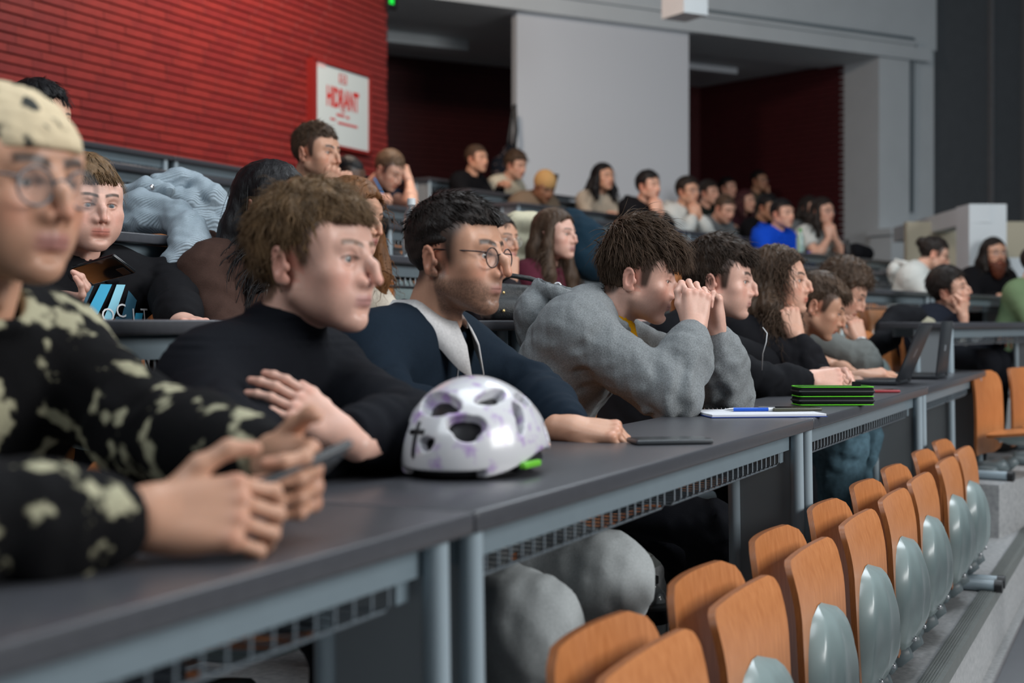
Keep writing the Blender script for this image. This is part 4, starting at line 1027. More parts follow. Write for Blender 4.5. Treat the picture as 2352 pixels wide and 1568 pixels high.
# ---------------------------------------------------------------- hair styles
HM = {'brown': hairmat('brown', (0.145, 0.086, 0.042)), 'dark': hairmat('dark', (0.018, 0.013, 0.011)), 'black': hairmat('black', (0.008, 0.007, 0.008)), 'chest': hairmat('chestnut', (0.066, 0.040, 0.025)),
      'dkbrown': hairmat('darkbrown', (0.034, 0.021, 0.014)), 'auburn': hairmat('auburn', (0.15, 0.065, 0.025)), 'red': hairmat('red', (0.05, 0.014, 0.016)), 'beard': hairmat('beard', (0.10, 0.028, 0.014)), 'lbrown': hairmat('lightbrown', (0.12, 0.072, 0.042))}
def HS(**k): return k
H_short = HS(col=(0.018, 0.013, 0.011), thick=(0.007, 0.010, 0.016), n=1500, len=0.028, sidelen=0.45, lift=0.2, w=0.0015)
H_mid = HS(col=(0.02, 0.014, 0.011), thick=(0.014, 0.016, 0.026), n=1500, len=0.045, sidelen=0.7, lift=0.25, curl=0.25, w=0.0018)
H_curly = HS(col=(0.03, 0.02, 0.014), thick=(0.020, 0.022, 0.034), n=2200, len=0.05, sidelen=0.9, lift=0.6, curl=1.2, curlf=1.6, rand=0.5, lump=(0.007, 0.035), w=0.0017)
def H_long(col, dz=-0.30, out=0.02, curl=0.15, thick=(0.016, 0.016, 0.018), n=1500, fr=0.02):
    cur = []
    for s in (-1, 1):
        cur.append(([(s * 0.070, fr, 0.055), (s * (0.086 + out * 0.5), fr - 0.015, -0.05), (s * (0.090 + out), fr - 0.01, dz * 0.55), (s * (0.085 + out), fr + 0.01, dz)], [0.020, 0.028, 0.034 + out * 0.4, 0.022], 0.02))
        cur.append(([(s * 0.05, -0.06, 0.04), (s * (0.065 + out * 0.5), -0.075, -0.06), (s * (0.07 + out), -0.085, dz * 0.6), (s * 0.07, -0.09, dz)], [0.04, 0.045, 0.045 + out * 0.4, 0.03], 0.02))
    cur.append(([(0, -0.08, 0.03), (0, -0.095, -0.08), (0, -0.10, dz * 0.7), (0, -0.10, dz)], [0.05, 0.052, 0.05, 0.03], 0.02))
    return HS(col=col, thick=thick, n=n, len=0.16, sidelen=1.0, lift=0.05, grav=0.45, curl=curl, rand=0.12, seg=8, w=0.0020, curtain=cur, zlo=dz - 0.04, front=0.088, lump=(0.004, 0.03), aniso=(1, 1, 0.2), facecut=False, part=True)

WT, WF, WN = (lambda *a: at(*a)), None, None
# ---------------------------------------------------------------- front row
g_P1 = fabric('black_cream_ink_knit', srgb(16, 16, 18), col2=srgb(170, 166, 140), thr=(0.55, 0.60), nscale=21.0, bump=0.4, bscale=300)
P1 = person('P1', 'man in cream spotted bandana and round glasses holding a phone over the front desk', (4, 424, 1.73), 31, g_P1,
    HS(none=True, scalp=False), None, 'mid', dict(nose=1.12, jaw=1.0, lips=1.1, browt=1.6, lipcol=(0.40, 0.17, 0.15), browcol=(0.02, 0.015, 0.012), stubble=0.12), pitch=2, lod=0, lean=0.22, floor=0.0, sdrop=0.01,
    arms=(dict(w=at(335, 1190, 1.40), e=at(-170, 1225, 1.28), f=(1, 0.10, 0.04), n=(0.05, -0.85, 0.55), cam=True, pose='hold'),
          dict(w=at(632, 1062, 1.62), e=at(330, 985, 1.80), f=(0.55, -0.80, -0.10), n=(0.80, 0.50, 0.10), cam=True, pose='hold')),
    style=dict(name='patterned_sweater', loose=0.016, neck='crew', fold=0.006), seed=11, iris=(0.05, 0.03, 0.02), glasses=((mat('grey_acetate', srgb(88, 96, 102), 0.2), 0.0016), 'round', 0.0235))
P2 = person('P2', 'young man with wavy brown hair in a black turtleneck, arms crossed on the front desk', (728, 597, 2.40), 25, fabric('black_rib_knit', srgb(17, 19, 25), bump=0.3),
    HS(col=(0.085, 0.05, 0.026), thick=(0.012, 0.017, 0.017), n=4600, len=0.042, sidelen=0.75, lift=0.35, curl=0.7, rand=0.3, front=0.064, fringe=0.055, burn=-0.018, lump=(0.005, 0.04), w=0.0014, nape=-0.085), HM['brown'], 'pale',
    dict(nose=1.22, jaw=0.97, lips=0.95, noscm=True, browt=1.1, browcol=(0.16, 0.09, 0.055), chin=0.002, lipcol=(0.50, 0.24, 0.22)), pitch=0, lod=0, lean=0.18, sdrop=0.0, seed=12, iris=(0.09, 0.10, 0.10),
    arms=(dict(w=at(905, 1052, 2.33), e=at(505, 1010, 2.02), f=(1, 0.1, 0), n=(0, -0.3, 1), cam=True, pose='flat'),
          dict(w=at(785, 1000, 2.10), e=at(950, 990, 2.30), f=(-0.74, -0.10, 0.52), n=(0.30, -0.70, 0.60), cam=True, pose='flat', size=0.88)),
    style=dict(name='turtleneck', loose=0.012, neck='turtle', fold=0.005), wide=1.05)
P3 = person('P3', 'man with thin glasses and stubble in a navy half-zip over a white collar, front row', (1050, 589, 2.97), 27, fabric('navy_jersey', srgb(20, 32, 44), bump=0.15),
    HS(col=(0.012, 0.010, 0.009), thick=(0.007, 0.010, 0.014), shift=(0, 0.002, 0.002), n=3000, len=0.034, sidelen=0.20, lift=0.16, rand=0.12, jit=0.05, flow=(0.4, 0.9, 0.1), front=0.070, fringe=0.062, burn=-0.026, fade=0.008, lump=(0.004, 0.03), aniso=(1, 0.35, 1), scalpa=0.9, w=0.0015, grav=0.02, nape=-0.07), HM['dark'], 'mid',
    dict(nose=1.22, hump=0.003, jaw=1.04, stubble=0.78, browt=1.3, lips=0.9, chin=0.003, lipcol=(0.42, 0.19, 0.16)), pitch=0, lod=0, lean=0.18, seed=13, iris=(0.04, 0.025, 0.015), glasses=((mat('dark_wire', srgb(44, 36, 40), 0.3, metal=0.5), 0.0014), 'round', 0.0215),
    arms=(dict(w=at(1095, 1005, 2.72), e=at(880, 930, 2.68), f=(1, -0.05, 0), n=(0, -0.2, 1), cam=True, pose='rest'),
          dict(w=at(1312, 985, 2.83), f=(1, -0.3, -0.06), n=(0.05, -0.35, 0.9), cam=True, pose='loose', e=at(1225, 900, 3.12))),
    style=dict(name='half_zip_sweater', loose=0.013, neck='crew', fold=0.004), wide=1.1,
    legs=dict(mat=fabric('pale_grey_chinos', srgb(176, 182, 184), bump=0.2), res=0.010, kr=at(1215, 1450, 2.45), ar=at(1200, 1800, 2.6), kl=at(1385, 1335, 2.80), al=at(1320, 1660, 3.0), bag=0.025, fold=0.005))
P4 = person('P4', 'young man in a grey zip hoodie resting his mouth on clasped hands', (1464, 636, 3.88), 6, fabric('heather_grey_fleece', srgb(124, 128, 130), noise=0.25, nscale=260, bump=0.3, bscale=420),
    HS(col=(0.045, 0.028, 0.018), thick=(0.006, 0.006, 0.038), shift=(0, 0.004, 0.010), blobs=[((0.01, 0.055, 0.098), (0.058, 0.05, 0.034), 0.03), ((0, -0.03, 0.13), (0.05, 0.05, 0.03), 0.03)], n=3800, len=0.075, sidelen=0.36, lift=0.28, rand=0.28, flow=(0.05, 1.1, 0.2), grav=0.16, front=0.075, fringe=0.02, burn=-0.030, lump=(0.006, 0.05), w=0.0017, seg=7, nape=-0.07), HM['chest'], 'pale',
    dict(nose=1.05, jaw=1.0, stubble=0.16, browt=1.25, open=0.75, lipcol=(0.40, 0.19, 0.17), gaze=(0, -8)), pitch=9, lod=0, tphi=12, lean=0.20, seed=14, sdrop=-0.04, sfwd=-0.02,
    arms=(dict(w=at(1594, 752, 3.72), e=at(1545, 912, 3.60), f=(0.10, 0.10, 1), n=(0.30, -0.95, 0.0), cam=True, pose='clasp'),
          dict(w=at(1640, 757, 3.84), e=at(1668, 905, 3.92), f=(-0.22, -0.22, 1), n=(0.55, 0.8, 0.1), cam=True, pose='clasp')),
    style=dict(name='zip_hoodie', loose=0.026, neck='hood', fold=0.012, zipopen=True), wide=1.05, legs=dict(res=0.012, kr=at(1640, 1215, 3.75), ar=at(1600, 1440, 3.95), kl=at(1560, 1235, 4.05), al=at(1590, 1420, 4.25)))
P5 = person('P5', 'dark-haired young man in a black zip jacket with hands clasped on the front desk', (1655, 645, 4.55), 16, fabric('black_cotton_jacket', srgb(20, 21, 25), bump=0.2),
    HS(col=(0.032, 0.021, 0.015), thick=(0.010, 0.012, 0.033), blobs=[((0, 0.055, 0.092), (0.06, 0.045, 0.03), 0.03)], n=3400, len=0.05, sidelen=0.7, lift=0.25, curl=0.35, rand=0.25, flow=(0, 0.7, 0.0), front=0.072, fringe=0.045, burn=-0.03, lump=(0.005, 0.04), w=0.0018), HM['dkbrown'], 'pale',
    dict(nose=1.02, jaw=1.05, fat=0.002, cheek=0.003, browt=1.25, chin=0.001, lips=0.95, lipcol=(0.46, 0.22, 0.19)), pitch=3, lod=0, lean=0.22, seed=15, iris=(0.10, 0.10, 0.09), tphi=22,
    arms=(dict(w=at(1864, 872, 4.62), e=at(1760, 880, 4.55), f=(1, 0.02, 0.02), n=(-0.1, -0.8, 0.6), cam=True, pose='loose'),
          dict(w=at(1898, 862, 4.98), e=at(1800, 850, 5.15), f=(0.72, -0.7, 0.0), n=(0.5, 0.35, 0.8), cam=True, pose='loose')),
    style=dict(name='zip_jacket', loose=0.012, neck='stand', fold=0.005), legs=dict(res=0.014))
P6 = person('P6', 'young man with shoulder-length wavy brown hair in a dark hoodie, hand behind his neck', (1790, 648, 5.20), 24, fabric('dark_hoodie', srgb(22, 22, 26), bump=0.2),
    dict(H_long((0.04, 0.025, 0.017), dz=-0.17, out=0.024, curl=0.95, n=3000, fr=-0.005), len=0.15, front=0.084, jit=0.15, lump=(0.007, 0.03)), HM['chest'], 'fair',
    dict(nose=1.02, jaw=0.95, browt=1.15, lips=0.9), pitch=-3, lod=0, lean=0.2, seed=16, tphi=28,
    arms=(dict(w=at(1826, 768, 5.08), e=at(1862, 852, 5.05), f=(-0.25, 0.15, 1), n=(0.25, -0.95, 0), cam=True, pose='loose'), dict(w=at(1880, 870, 5.4), e=at(1840, 850, 5.6), f=(0.7, -0.7, 0), n=(0, 0, 1), cam=True, pose='rest')),
    style=dict(name='hoodie', loose=0.014, neck='hood', fold=0.005), legs=dict(mat=fabric('light_blue_denim', srgb(84, 112, 126), noise=0.2, nscale=60), res=0.012, kr=at(1935, 1010, 5.0), ar=at(1925, 1260, 5.0), kl=at(1985, 1000, 5.3), al=at(1975, 1230, 5.3), bag=0.02, fold=0.008))
P7 = person('P7', 'young man in a black T-shirt leaning over a laptop and typing, front row', (1882, 704, 5.72), 14, fabric('black_tee', srgb(20, 23, 28), bump=0.12),
    HS(col=(0.035, 0.022, 0.015), thick=(0.007, 0.012, 0.022), blobs=[((0, 0.06, 0.088), (0.05, 0.04, 0.024), 0.02)], n=2400, len=0.042, sidelen=0.4, lift=0.15, rand=0.18, flow=(0, 0.9, 0), front=0.072, fringe=0.03, burn=-0.02, w=0.0018), HM['chest'], 'mid',
    dict(nose=1.1, jaw=1.0, browt=1.1, mopen=0.004, lips=1.15, stubble=0.1), pitch=22, lod=0, lean=0.26, seed=17, tphi=24, sfwd=-0.08,
    arms=(dict(w=at(1922, 872, 5.42), e=at(1858, 858, 5.62), f=(1, -0.05, -0.10), n=(-0.05, -0.3, 1), cam=True, pose='type', bare=True),
          dict(w=at(1978, 864, 5.72), e=at(1915, 850, 6.0), f=(1, -0.10, 0.14), n=(-0.14, -0.35, 1), cam=True, pose='type', bare=True)),
    style=dict(name='t_shirt', loose=0.014, neck='tee', fold=0.005, sleeve='short'), legs=dict(res=0.016))
P8 = person('P8', 'curly-haired person in a grey sweater propping the forehead on one hand, end of front row', (1938, 668, 6.35), 22, fabric('grey_waffle_knit', srgb(112, 116, 114), bump=0.4, bscale=120),
    dict(H_curly, thick=(0.026, 0.028, 0.036)), HM['chest'], 'fair', dict(), pitch=30, lod=1, lean=0.2, seed=18, sfwd=-0.06,
    arms=(dict(w=at(1975, 785, 6.2), e=at(1992, 842, 6.1), f=(-0.25, 0.05, 1), n=(0.45, -0.9, 0), cam=True, pose='loose'), dict(w=at(2000, 858, 6.5), e=at(1960, 845, 6.7), f=(0.8, -0.6, 0), n=(0, 0, 1), cam=True, pose='rest')),
    style=dict(name='sweater', loose=0.016, neck='crew', fold=0.006))
# ---------------------------------------------------------------- second row and above, left block
r2 = row_z(2); r3 = row_z(3); r4 = row_z(4); r5 = row_z(5)
P9 = person('P9', 'young man in a black printed hoodie holding up a phone in the second row', (198, 473, 3.72), 50, fabric('black_print_hoodie', srgb(22, 22, 25), bump=0.15),
    HS(col=(0.045, 0.028, 0.018), thick=(0.010, 0.012, 0.02), n=2000, len=0.07, sidelen=0.9, lift=0.08, grav=0.3, flow=(-0.5, 0.2, -0.2), front=0.078, fringe=0.05, burn=-0.02, w=0.0017, nape=-0.09), HM['brown'], 'pale',
    dict(fat=0.006, cheek=0.004, jaw=1.06, browt=1.0, lips=1.1, nose=0.95, open=0.85, ears=True), pitch=2, lod=0, floor=r2, lean=0.10, seed=19, iris=(0.14, 0.17, 0.19), tphi=40,
    arms=(dict(w=at(95, 700, 3.38), f=(1, -0.15, 0.12), n=(0.1, 0.35, -0.95), cam=True, pose='hold'), dict(w=at(420, 742, 3.62), e=at(385, 650, 3.95), f=(0.5, -0.8, 0), n=(0, 0, 1), cam=True, pose='rest')),
    style=dict(name='hoodie', loose=0.018, neck='hood', fold=0.006), wide=1.08)
P10 = person('P10', 'person with long black hair in a brown zip hoodie behind the turtleneck man', (628, 478, 4.05), 24, fabric('brown_fleece', srgb(66, 48, 42), bump=0.3),
    H_long((0.010, 0.009, 0.010), dz=-0.22, out=0.012, curl=0.05, n=2200), HM['black'], 'fair', dict(fem=True), pitch=2, lod=1, floor=r2, lean=0.12, seed=20, tphi=30,
    style=dict(name='zip_hoodie', loose=0.024, neck='hood', fold=0.013, zipopen=True), arms=(dict(rel=(0.2, 0.30, -0.42), f=(-0.4, 1, 0), n=(0, 0, 1), pose='rest'), dict(rel=(-0.2, 0.30, -0.42), f=(0.4, 1, 0), n=(0, 0, 1), pose='rest')))
P11 = person('P11', 'woman with very long frizzy auburn-tipped hair behind the turtleneck man', (812, 502, 4.55), 30, fabric('cream_lace_top', srgb(196, 186, 172), bump=0.4, bscale=120),
    dict(H_long((0.04, 0.022, 0.013), dz=-0.33, out=0.085, curl=0.9, n=2600, thick=(0.018, 0.018, 0.022)), jit=0.25), HM['auburn'], 'mid', dict(fem=True, nose=1.1, jaw=0.92, lips=1.25, lipcol=(0.42, 0.14, 0.13), browt=0.9), pitch=8, lod=1, floor=r2, lean=0.10, sc=0.95, seed=21)
P12 = person('P12', 'woman with round wire glasses and tied-back dark hair, chin on her hand, second row', (1141, 553, 5.95), 38, fabric('dark_top', srgb(40, 36, 40)),
    dict(H_short, thick=(0.007, 0.012, 0.010), front=0.086, len=0.05, flow=(0, -1.2, 0.2), lift=0.02, n=1600), HM['dark'], 'mid', dict(fem=True, jaw=0.93, lips=1.25, lipcol=(0.44, 0.17, 0.16), nose=1.05, browt=0.95), lod=1, floor=r2, lean=0.1, sc=0.92, seed=22,
    glasses=((mat('silver_wire', (0.6, 0.58, 0.56), 0.25, metal=0.8), 0.0009), 'round', 0.023), arms=(dict(rel=(0.05, 0.12, -0.17), f=(-0.1, -0.1, 1), n=(0.4, 0.9, 0), pose='fist'), None))
P13 = person('P13', 'woman with long straight brown hair in a burgundy knit, second row', (1276, 541, 6.3), 31, fabric('burgundy_knit', srgb(86, 36, 50), bump=0.5, bscale=150),
    H_long((0.045, 0.026, 0.017), dz=-0.36, out=0.018, curl=0.08, n=2600), HM['chest'], 'pale', dict(fem=True, jaw=0.93, lips=1.1, lipcol=(0.46, 0.22, 0.21), nose=0.98, browt=0.85), lod=1, floor=r2, lean=0.1, sc=0.90, seed=23, pitch=-2,
    arms=(dict(rel=(0.13, 0.34, -0.43), f=(-0.5, 1, 0), n=(0, 0, 1), pose='rest'), dict(rel=(-0.13, 0.34, -0.43), f=(0.4, 1, 0), n=(0, 0, 1), pose='rest')))
P14 = person('P14', 'man with short brown hair resting his mouth on both fists against the brick wall', (728, 352, 6.10), 28, fabric('black_top', srgb(20, 20, 22)),
    HS(col=(0.035, 0.022, 0.016), thick=(0.006, 0.010, 0.018), n=2200, len=0.028, sidelen=0.45, lift=0.35, rand=0.3, front=0.072, fringe=0.06, burn=-0.025, w=0.0017), HM['chest'], 'mid', dict(nose=1.12, jaw=1.05, browt=1.35, stubble=0.3, chin=0.002), lod=0, floor=r3, lean=0.12, seed=24, pitch=3,
    arms=(dict(w=at(752, 440, 5.92), f=(0.35, 0, 1), n=(0.1, -1, 0.1), cam=True, pose='fist', e=at(700, 520, 5.8)), dict(w=at(808, 446, 6.02), f=(-0.35, 0.05, 1), n=(0.8, -0.5, 0.3), cam=True, pose='fist', e=at(860, 520, 6.2))), style=dict(name='sweatshirt', loose=0.01))
P15 = person('P15', 'dark-haired head showing above the cream bandana', (92, 282, 4.6), 25, fabric('navy_top', srgb(28, 32, 44)), dict(H_mid), HM['black'], 'mid', dict(), lod=1, floor=r3, lean=0.12, seed=25)
P16 = person('P16', 'dark-skinned person with cropped hair bent forward behind the man with fists', (800, 408, 8.4), 30, fabric('grey_sweatshirt', srgb(60, 62, 66)), dict(H_short, thick=(0.004, 0.005, 0.006), n=900, len=0.008), HM['black'], 'dark', dict(stubble=0.3, lips=1.3, lipcol=(0.07, 0.03, 0.025)), pitch=20, lod=2, floor=r4, lean=0.1, seed=26)
P17 = person('P17', 'man in a navy T-shirt with head bowed on his hand near the wall corner', (894, 392, 9.4), 32, fabric('navy_tee', srgb(32, 44, 60)),
    dict(H_short, thick=(0.008, 0.01, 0.02), len=0.03), HM['lbrown'], 'fair', dict(stubble=0.15), pitch=30, lod=1, floor=r5, lean=0.14, seed=27, sfwd=-0.05,
    arms=(dict(w=at(868, 452, 9.2), f=(0.5, -0.7, 0), n=(0, 0, 1), cam=True, pose='loose', bare=True), dict(w=at(938, 412, 9.45), e=at(946, 466, 9.3), f=(-0.35, 0.1, 1), n=(0.8, -0.5, 0), cam=True, pose='loose', bare=True)), style=dict(name='t_shirt', loose=0.014, neck='tee', sleeve='short'))
# ---------------------------------------------------------------- far block
def cenZ(k, px, y):                 # depth at which a pixel column meets the line y metres behind far desk row k
    e = cen(k, 0, y); d = dCw; r = (px - CX) / FPX
    ir, iF = EX, np.array([-EX[1], EX[0]])
    R0, F0 = EX[0] * e[0] - EX[1] * e[1], EX[1] * e[0] + EX[0] * e[1]; s = (r * F0 - R0) / (dC[0] - r * dC[1]); return F0 + s * dC[1]
def cfl(k): return CAMZ + 0.188 * k - DESK_H
FOLD = (dict(rel=(0.14, 0.28, -0.36), f=(-1, 0.2, 0), n=(0, 0.2, 1), pose='rest', bare=False), dict(rel=(-0.10, 0.25, -0.36), f=(1, 0.2, 0), n=(0, 0.2, 1), pose='rest'))
CHIN = (dict(rel=(0.035, 0.10, -0.222), f=(-0.1, -0.05, 1), n=(0.7, 0.6, 0), pose='clasp', pole=(0.5, 0.4, -1)), dict(rel=(-0.03, 0.11, -0.222), f=(0.1, -0.05, 1), n=(-0.7, 0.6, 0), pose='clasp', pole=(-0.5, 0.4, -1)))
CHEEK = (dict(rel=(0.075, 0.07, -0.16), f=(-0.05, -0.1, 1), n=(0.9, 0.4, 0), pose='loose', pole=(0.4, 0.3, -1)), None)
def far(key, label, px, py, k, phi, g, H, hm, skin='fair', y=0.52, **kw):
    kw.setdefault('lod', 2); kw.setdefault('floor', cfl(k)); kw.setdefault('lean', 0.1); kw.setdefault('seed', 40 + len(PEOPLE)); kw.setdefault('arms', FOLD)
    kw.setdefault('group', 'listeners in the far block')
    if kw.get('tphi') is None: kw['tphi'] = phi
    return person(key, label, (px, py, cenZ(k, px, y)), phi, g, H, hm, skin, **kw)
g_black = fabric('plain_black', srgb(18, 18, 21)); g_cream = fabric('cream_cable_knit', srgb(196, 188, 168), bump=0.6, bscale=90); g_white = fabric('white_fleece', srgb(196, 198, 194)); g_grey = fabric('mid_grey_fleece', srgb(104, 108, 110)); g_tan = fabric('taupe_puffer', srgb(112, 96, 80)); g_beige = fabric('beige_knit', srgb(176, 164, 148), bump=0.4, bscale=120)
far('P18', 'man in a black sweatshirt turned sideways at the top desks beside the white pier', 1095, 366, 6, 36, g_black, dict(H_short), HM['chest'], 'mid', arms=(None, dict(rel=(-0.02, 0.26, -0.24), f=(0.3, 1, 0.2), n=(0, 0, 1), pose='loose')))
far('P19', 'curly-haired man in a cream knitted sweater working on a laptop below the white pier', 1185, 380, 6, 40, g_cream, dict(H_curly), HM['chest'], 'fair', pitch=14)
P20 = far('P20', 'person in a mustard beanie and taupe jacket looking down', 1250, 430, 5, 55, g_tan, HS(none=True, scalp=False), None, 'brown', pitch=28, style=dict(name='jacket', loose=0.03, neck='hood'))
far('P21', 'person with long dark wavy hair in a beige knit, arms folded on the desk', 1386, 407, 5, 52, g_beige, H_long((0.014, 0.011, 0.01), dz=-0.20, out=0.02, curl=0.4, n=2500), HM['black'], 'mid', h=dict(fem=True))
far('P22', 'dark-haired person in a black hoodie with fists under the chin before the white pier', 1490, 428, 4, 45, g_black, dict(H_mid), HM['black'], 'fair', arms=CHIN, style=dict(name='hoodie', loose=0.018, neck='hood'))
far('P23', 'person with glasses in a white hoodie with hands clasped at the mouth', 1580, 440, 4, 48, g_white, dict(H_mid), HM['dark'], 'mid', arms=CHIN, style=dict(name='hoodie', loose=0.02, neck='hood'), glasses=((M_CAP, 0.0015), 'square', 0.022))
far('P24', 'person in a grey sweater writing with head bowed beside the white hoodie', 1664, 480, 4, 52, g_grey, dict(H_short), HM['chest'], 'fair', pitch=22, style=dict(name='sweater', loose=0.014))
far('P25', 'dark-haired person peering out behind the white hoodie', 1629, 444, 5, 45, fabric('dark_green_jacket', srgb(34, 38, 34)), dict(H_mid), HM['dark'], 'fair', y=0.5)
far('P26', 'person in black half hidden in the dark recess behind the grey sweater', 1672, 432, 6, 45, g_black, dict(H_short), HM['black'], 'fair', y=0.45)
far('P27', 'person with dark red hair in a patterned dark top', 1713, 463, 5, 45, fabric('wine_top', srgb(60, 28, 36)), H_long((0.05, 0.014, 0.016), dz=-0.16, out=0.012, curl=0.2, n=1500), HM['red'], 'fair', y=0.5, h=dict(fem=True))
far('P28', 'man with glasses and cheek on hand sitting highest in the dark recess', 1744, 415, 5, 48, fabric('olive_tan_shirt', srgb(92, 84, 70)), dict(H_short), HM['black'], 'tan', y=1.3, floor=cfl(7), arms=(None, dict(rel=(-0.08, 0.07, -0.16), f=(0.05, -0.1, 1), n=(-0.9, 0.4, 0), pose='loose', pole=(-0.4, 0.3, -1))), glasses=((M_CAP, 0.0015), 'square', 0.022))
far('P29', 'dark-haired person in a black jacket leaning in beside the blue hoodie', 1763, 477, 4, 48, g_black, dict(H_mid), HM['black'], 'tan', pitch=10)
far('P30', 'young man in a bright blue hoodie with arms on the desk', 1797, 492, 3, 50, fabric('royal_blue_fleece', srgb(16, 70, 190)), dict(H_short), HM['black'], 'fair', style=dict(name='hoodie', loose=0.02, neck='hood'), wide=1.08, lod=1)
far('P31', 'woman with long dark hair and glasses in a white T-shirt with hands at her chin', 1890, 487, 3, 52, g_white, H_long((0.016, 0.012, 0.01), dz=-0.22, out=0.008, curl=0.08, n=2000), HM['dark'], 'fair', h=dict(fem=True), arms=tuple(dict(a, bare=True) for a in CHIN), style=dict(name='t_shirt', loose=0.014, neck='tee', sleeve='short'), glasses=((M_CAP, 0.0012), 'round', 0.022), lod=1)
far('P32', 'dark-haired person in the recess just behind the white T-shirt', 1860, 479, 4, 50, g_grey, H_long((0.016, 0.012, 0.01), dz=-0.14, out=0.006, curl=0.2, n=1200), HM['dark'], 'fair', h=dict(fem=True))
P33 = far('P33', 'person with a dark hair bun and glasses in a white hoodie bent over the desk', 2146, 584, 1, 8, g_white, dict(H_short, thick=(0.010, 0.012, 0.012), flow=(0, -1.1, 0.3), len=0.05, lift=0.05, blobs=[((0, -0.118, 0.06), (0.038, 0.036, 0.038), 0.012)], n=2200), HM['dark'], 'fair', pitch=18, tphi=25, style=dict(name='hoodie', loose=0.026, neck='hood'), glasses=((M_CAP, 0.0012), 'round', 0.02), lod=1)
P34 = far('P34', 'bearded man with long hair and glasses in a black hoodie facing the camera', 2283, 582, 1, 78, g_black, dict(H_long((0.03, 0.018, 0.012), dz=-0.14, out=0.004, curl=0.1, n=1800), front=0.092), HM['dark'], 'mid', lod=1, wide=1.15, style=dict(name='hoodie', loose=0.024, neck='crew'), glasses=((M_CAP, 0.0014), 'square', 0.022), tphi=70)
P35 = far('P35', 'dark-haired young man in a dark jacket resting his mouth on his hand', 2181, 664, 0, 34, fabric('midnight_jacket', srgb(22, 26, 36)), dict(H_mid), HM['dark'], 'fair', pitch=-8, roll=14, style=dict(name='jacket', loose=0.02, neck='open'), lod=1, wide=1.1,
    arms=(dict(w=at(2212, 728, cenZ(0, 2212, 0.30)), f=(0.0, 0, 1), n=(0.75, -0.65, 0), cam=True, pose='chin'), dict(rel=(-0.35, 0.22, -0.27), f=(0.8, 0.5, 0), n=(0, 0, 1), pose='rest')))
far('P36', 'person in a sage green shirt cut off by the picture edge', 2384, 606, 0, 40, fabric('sage_green_shirt', srgb(104, 124, 92)), dict(H_short), HM['dark'], 'fair', lod=2, style=dict(name='shirt', loose=0.02), y=0.6)
print('people done', time.time() - T00)
# ---------------------------------------------------------------- things worn (parts of the people)
def head_part(I, name, P, F, m): return link(name, np_mesh(name, (I['Rh'] @ (P * I['sc']).T).T + I['hp'] - I['O'], F), m, I['root'], True)
# bandana
g = Field((-0.12, -0.15, -0.08), (0.12, 0.13, 0.16), 0.003); g.ell(SK_C, SK_R + 0.005, 0); g.ell((0, 0.028, 0.03), (0.071, 0.070, 0.066), 0.03)
g.warp(lambda P: 0.0022 * waves(P, 0.05, 3, 5, 1.5, (1, 1, 2.5))); g.cut(lambda P: (0.040 - 0.10 * (0.09 - P[:, 1]) - 0.012 * np.sin(P[:, 0] * 30) * 0 - P[:, 2]) * 0.95, 0.005)
P, F = g.mesh(); head_part(P1, 'bandana', P, F, fabric('cream_ink_spot_cotton', srgb(214, 196, 164), col2=srgb(64, 66, 64), thr=(0.575, 0.615), nscale=30.0))
g = Field((-0.06, -0.22, -0.12), (0.06, -0.06, 0.06), 0.004); g.chain([(0, -0.11, -0.01), (0.02, -0.14, -0.03), (0.03, -0.15, -0.09)], [0.02, 0.018, 0.008], 0.01); P, F = g.mesh(); head_part(P1, 'bandana_knot', P, F, MATS['cream_ink_spot_cotton'])
# beanie
g = Field((-0.12, -0.15, -0.08), (0.12, 0.13, 0.17), 0.005); g.ell(SK_C + (0, 0, 0.012), SK_R + (0.014, 0.014, 0.022), 0); g.warp(lambda P: 0.002 * np.sin(np.arctan2(P[:, 0], P[:, 1] + 0.012) * 40)); g.cut(lambda P: (0.030 - 0.25 * (0.09 - P[:, 1]) - P[:, 2]) * 0.95, 0.006)
P, F = g.mesh(); head_part(P20, 'beanie', P, F, fabric('mustard_knit', srgb(176, 140, 92), bump=0.5, bscale=120))
# beard and moustache
g = Field((-0.10, -0.03, -0.26), (0.10, 0.14, 0.0), 0.0045); g.ell((0, 0.062, -0.115), (0.062, 0.045, 0.062), 0); g.ell((0, 0.06, -0.16), (0.045, 0.034, 0.055), 0.03); g.chain([(-0.062, 0.01, -0.04), (-0.05, 0.05, -0.09), (0, 0.07, -0.12), (0.05, 0.05, -0.09), (0.062, 0.01, -0.04)], [0.014, 0.022, 0.03, 0.022, 0.014], 0.02)
g.ell((0, 0.098, -0.072), (0.024, 0.012, 0.006), 0.0, '-'); g.chain([(-0.03, 0.088, -0.066), (0, 0.098, -0.056), (0.03, 0.088, -0.066)], [0.006, 0.008, 0.006], 0.006); g.warp(lambda P: 0.004 * waves(P, 0.02, 5, 5, 1.5, (1, 1, 0.3)))
P, F = g.mesh(); head_part(P34, 'beard', P, F, HM['beard'])
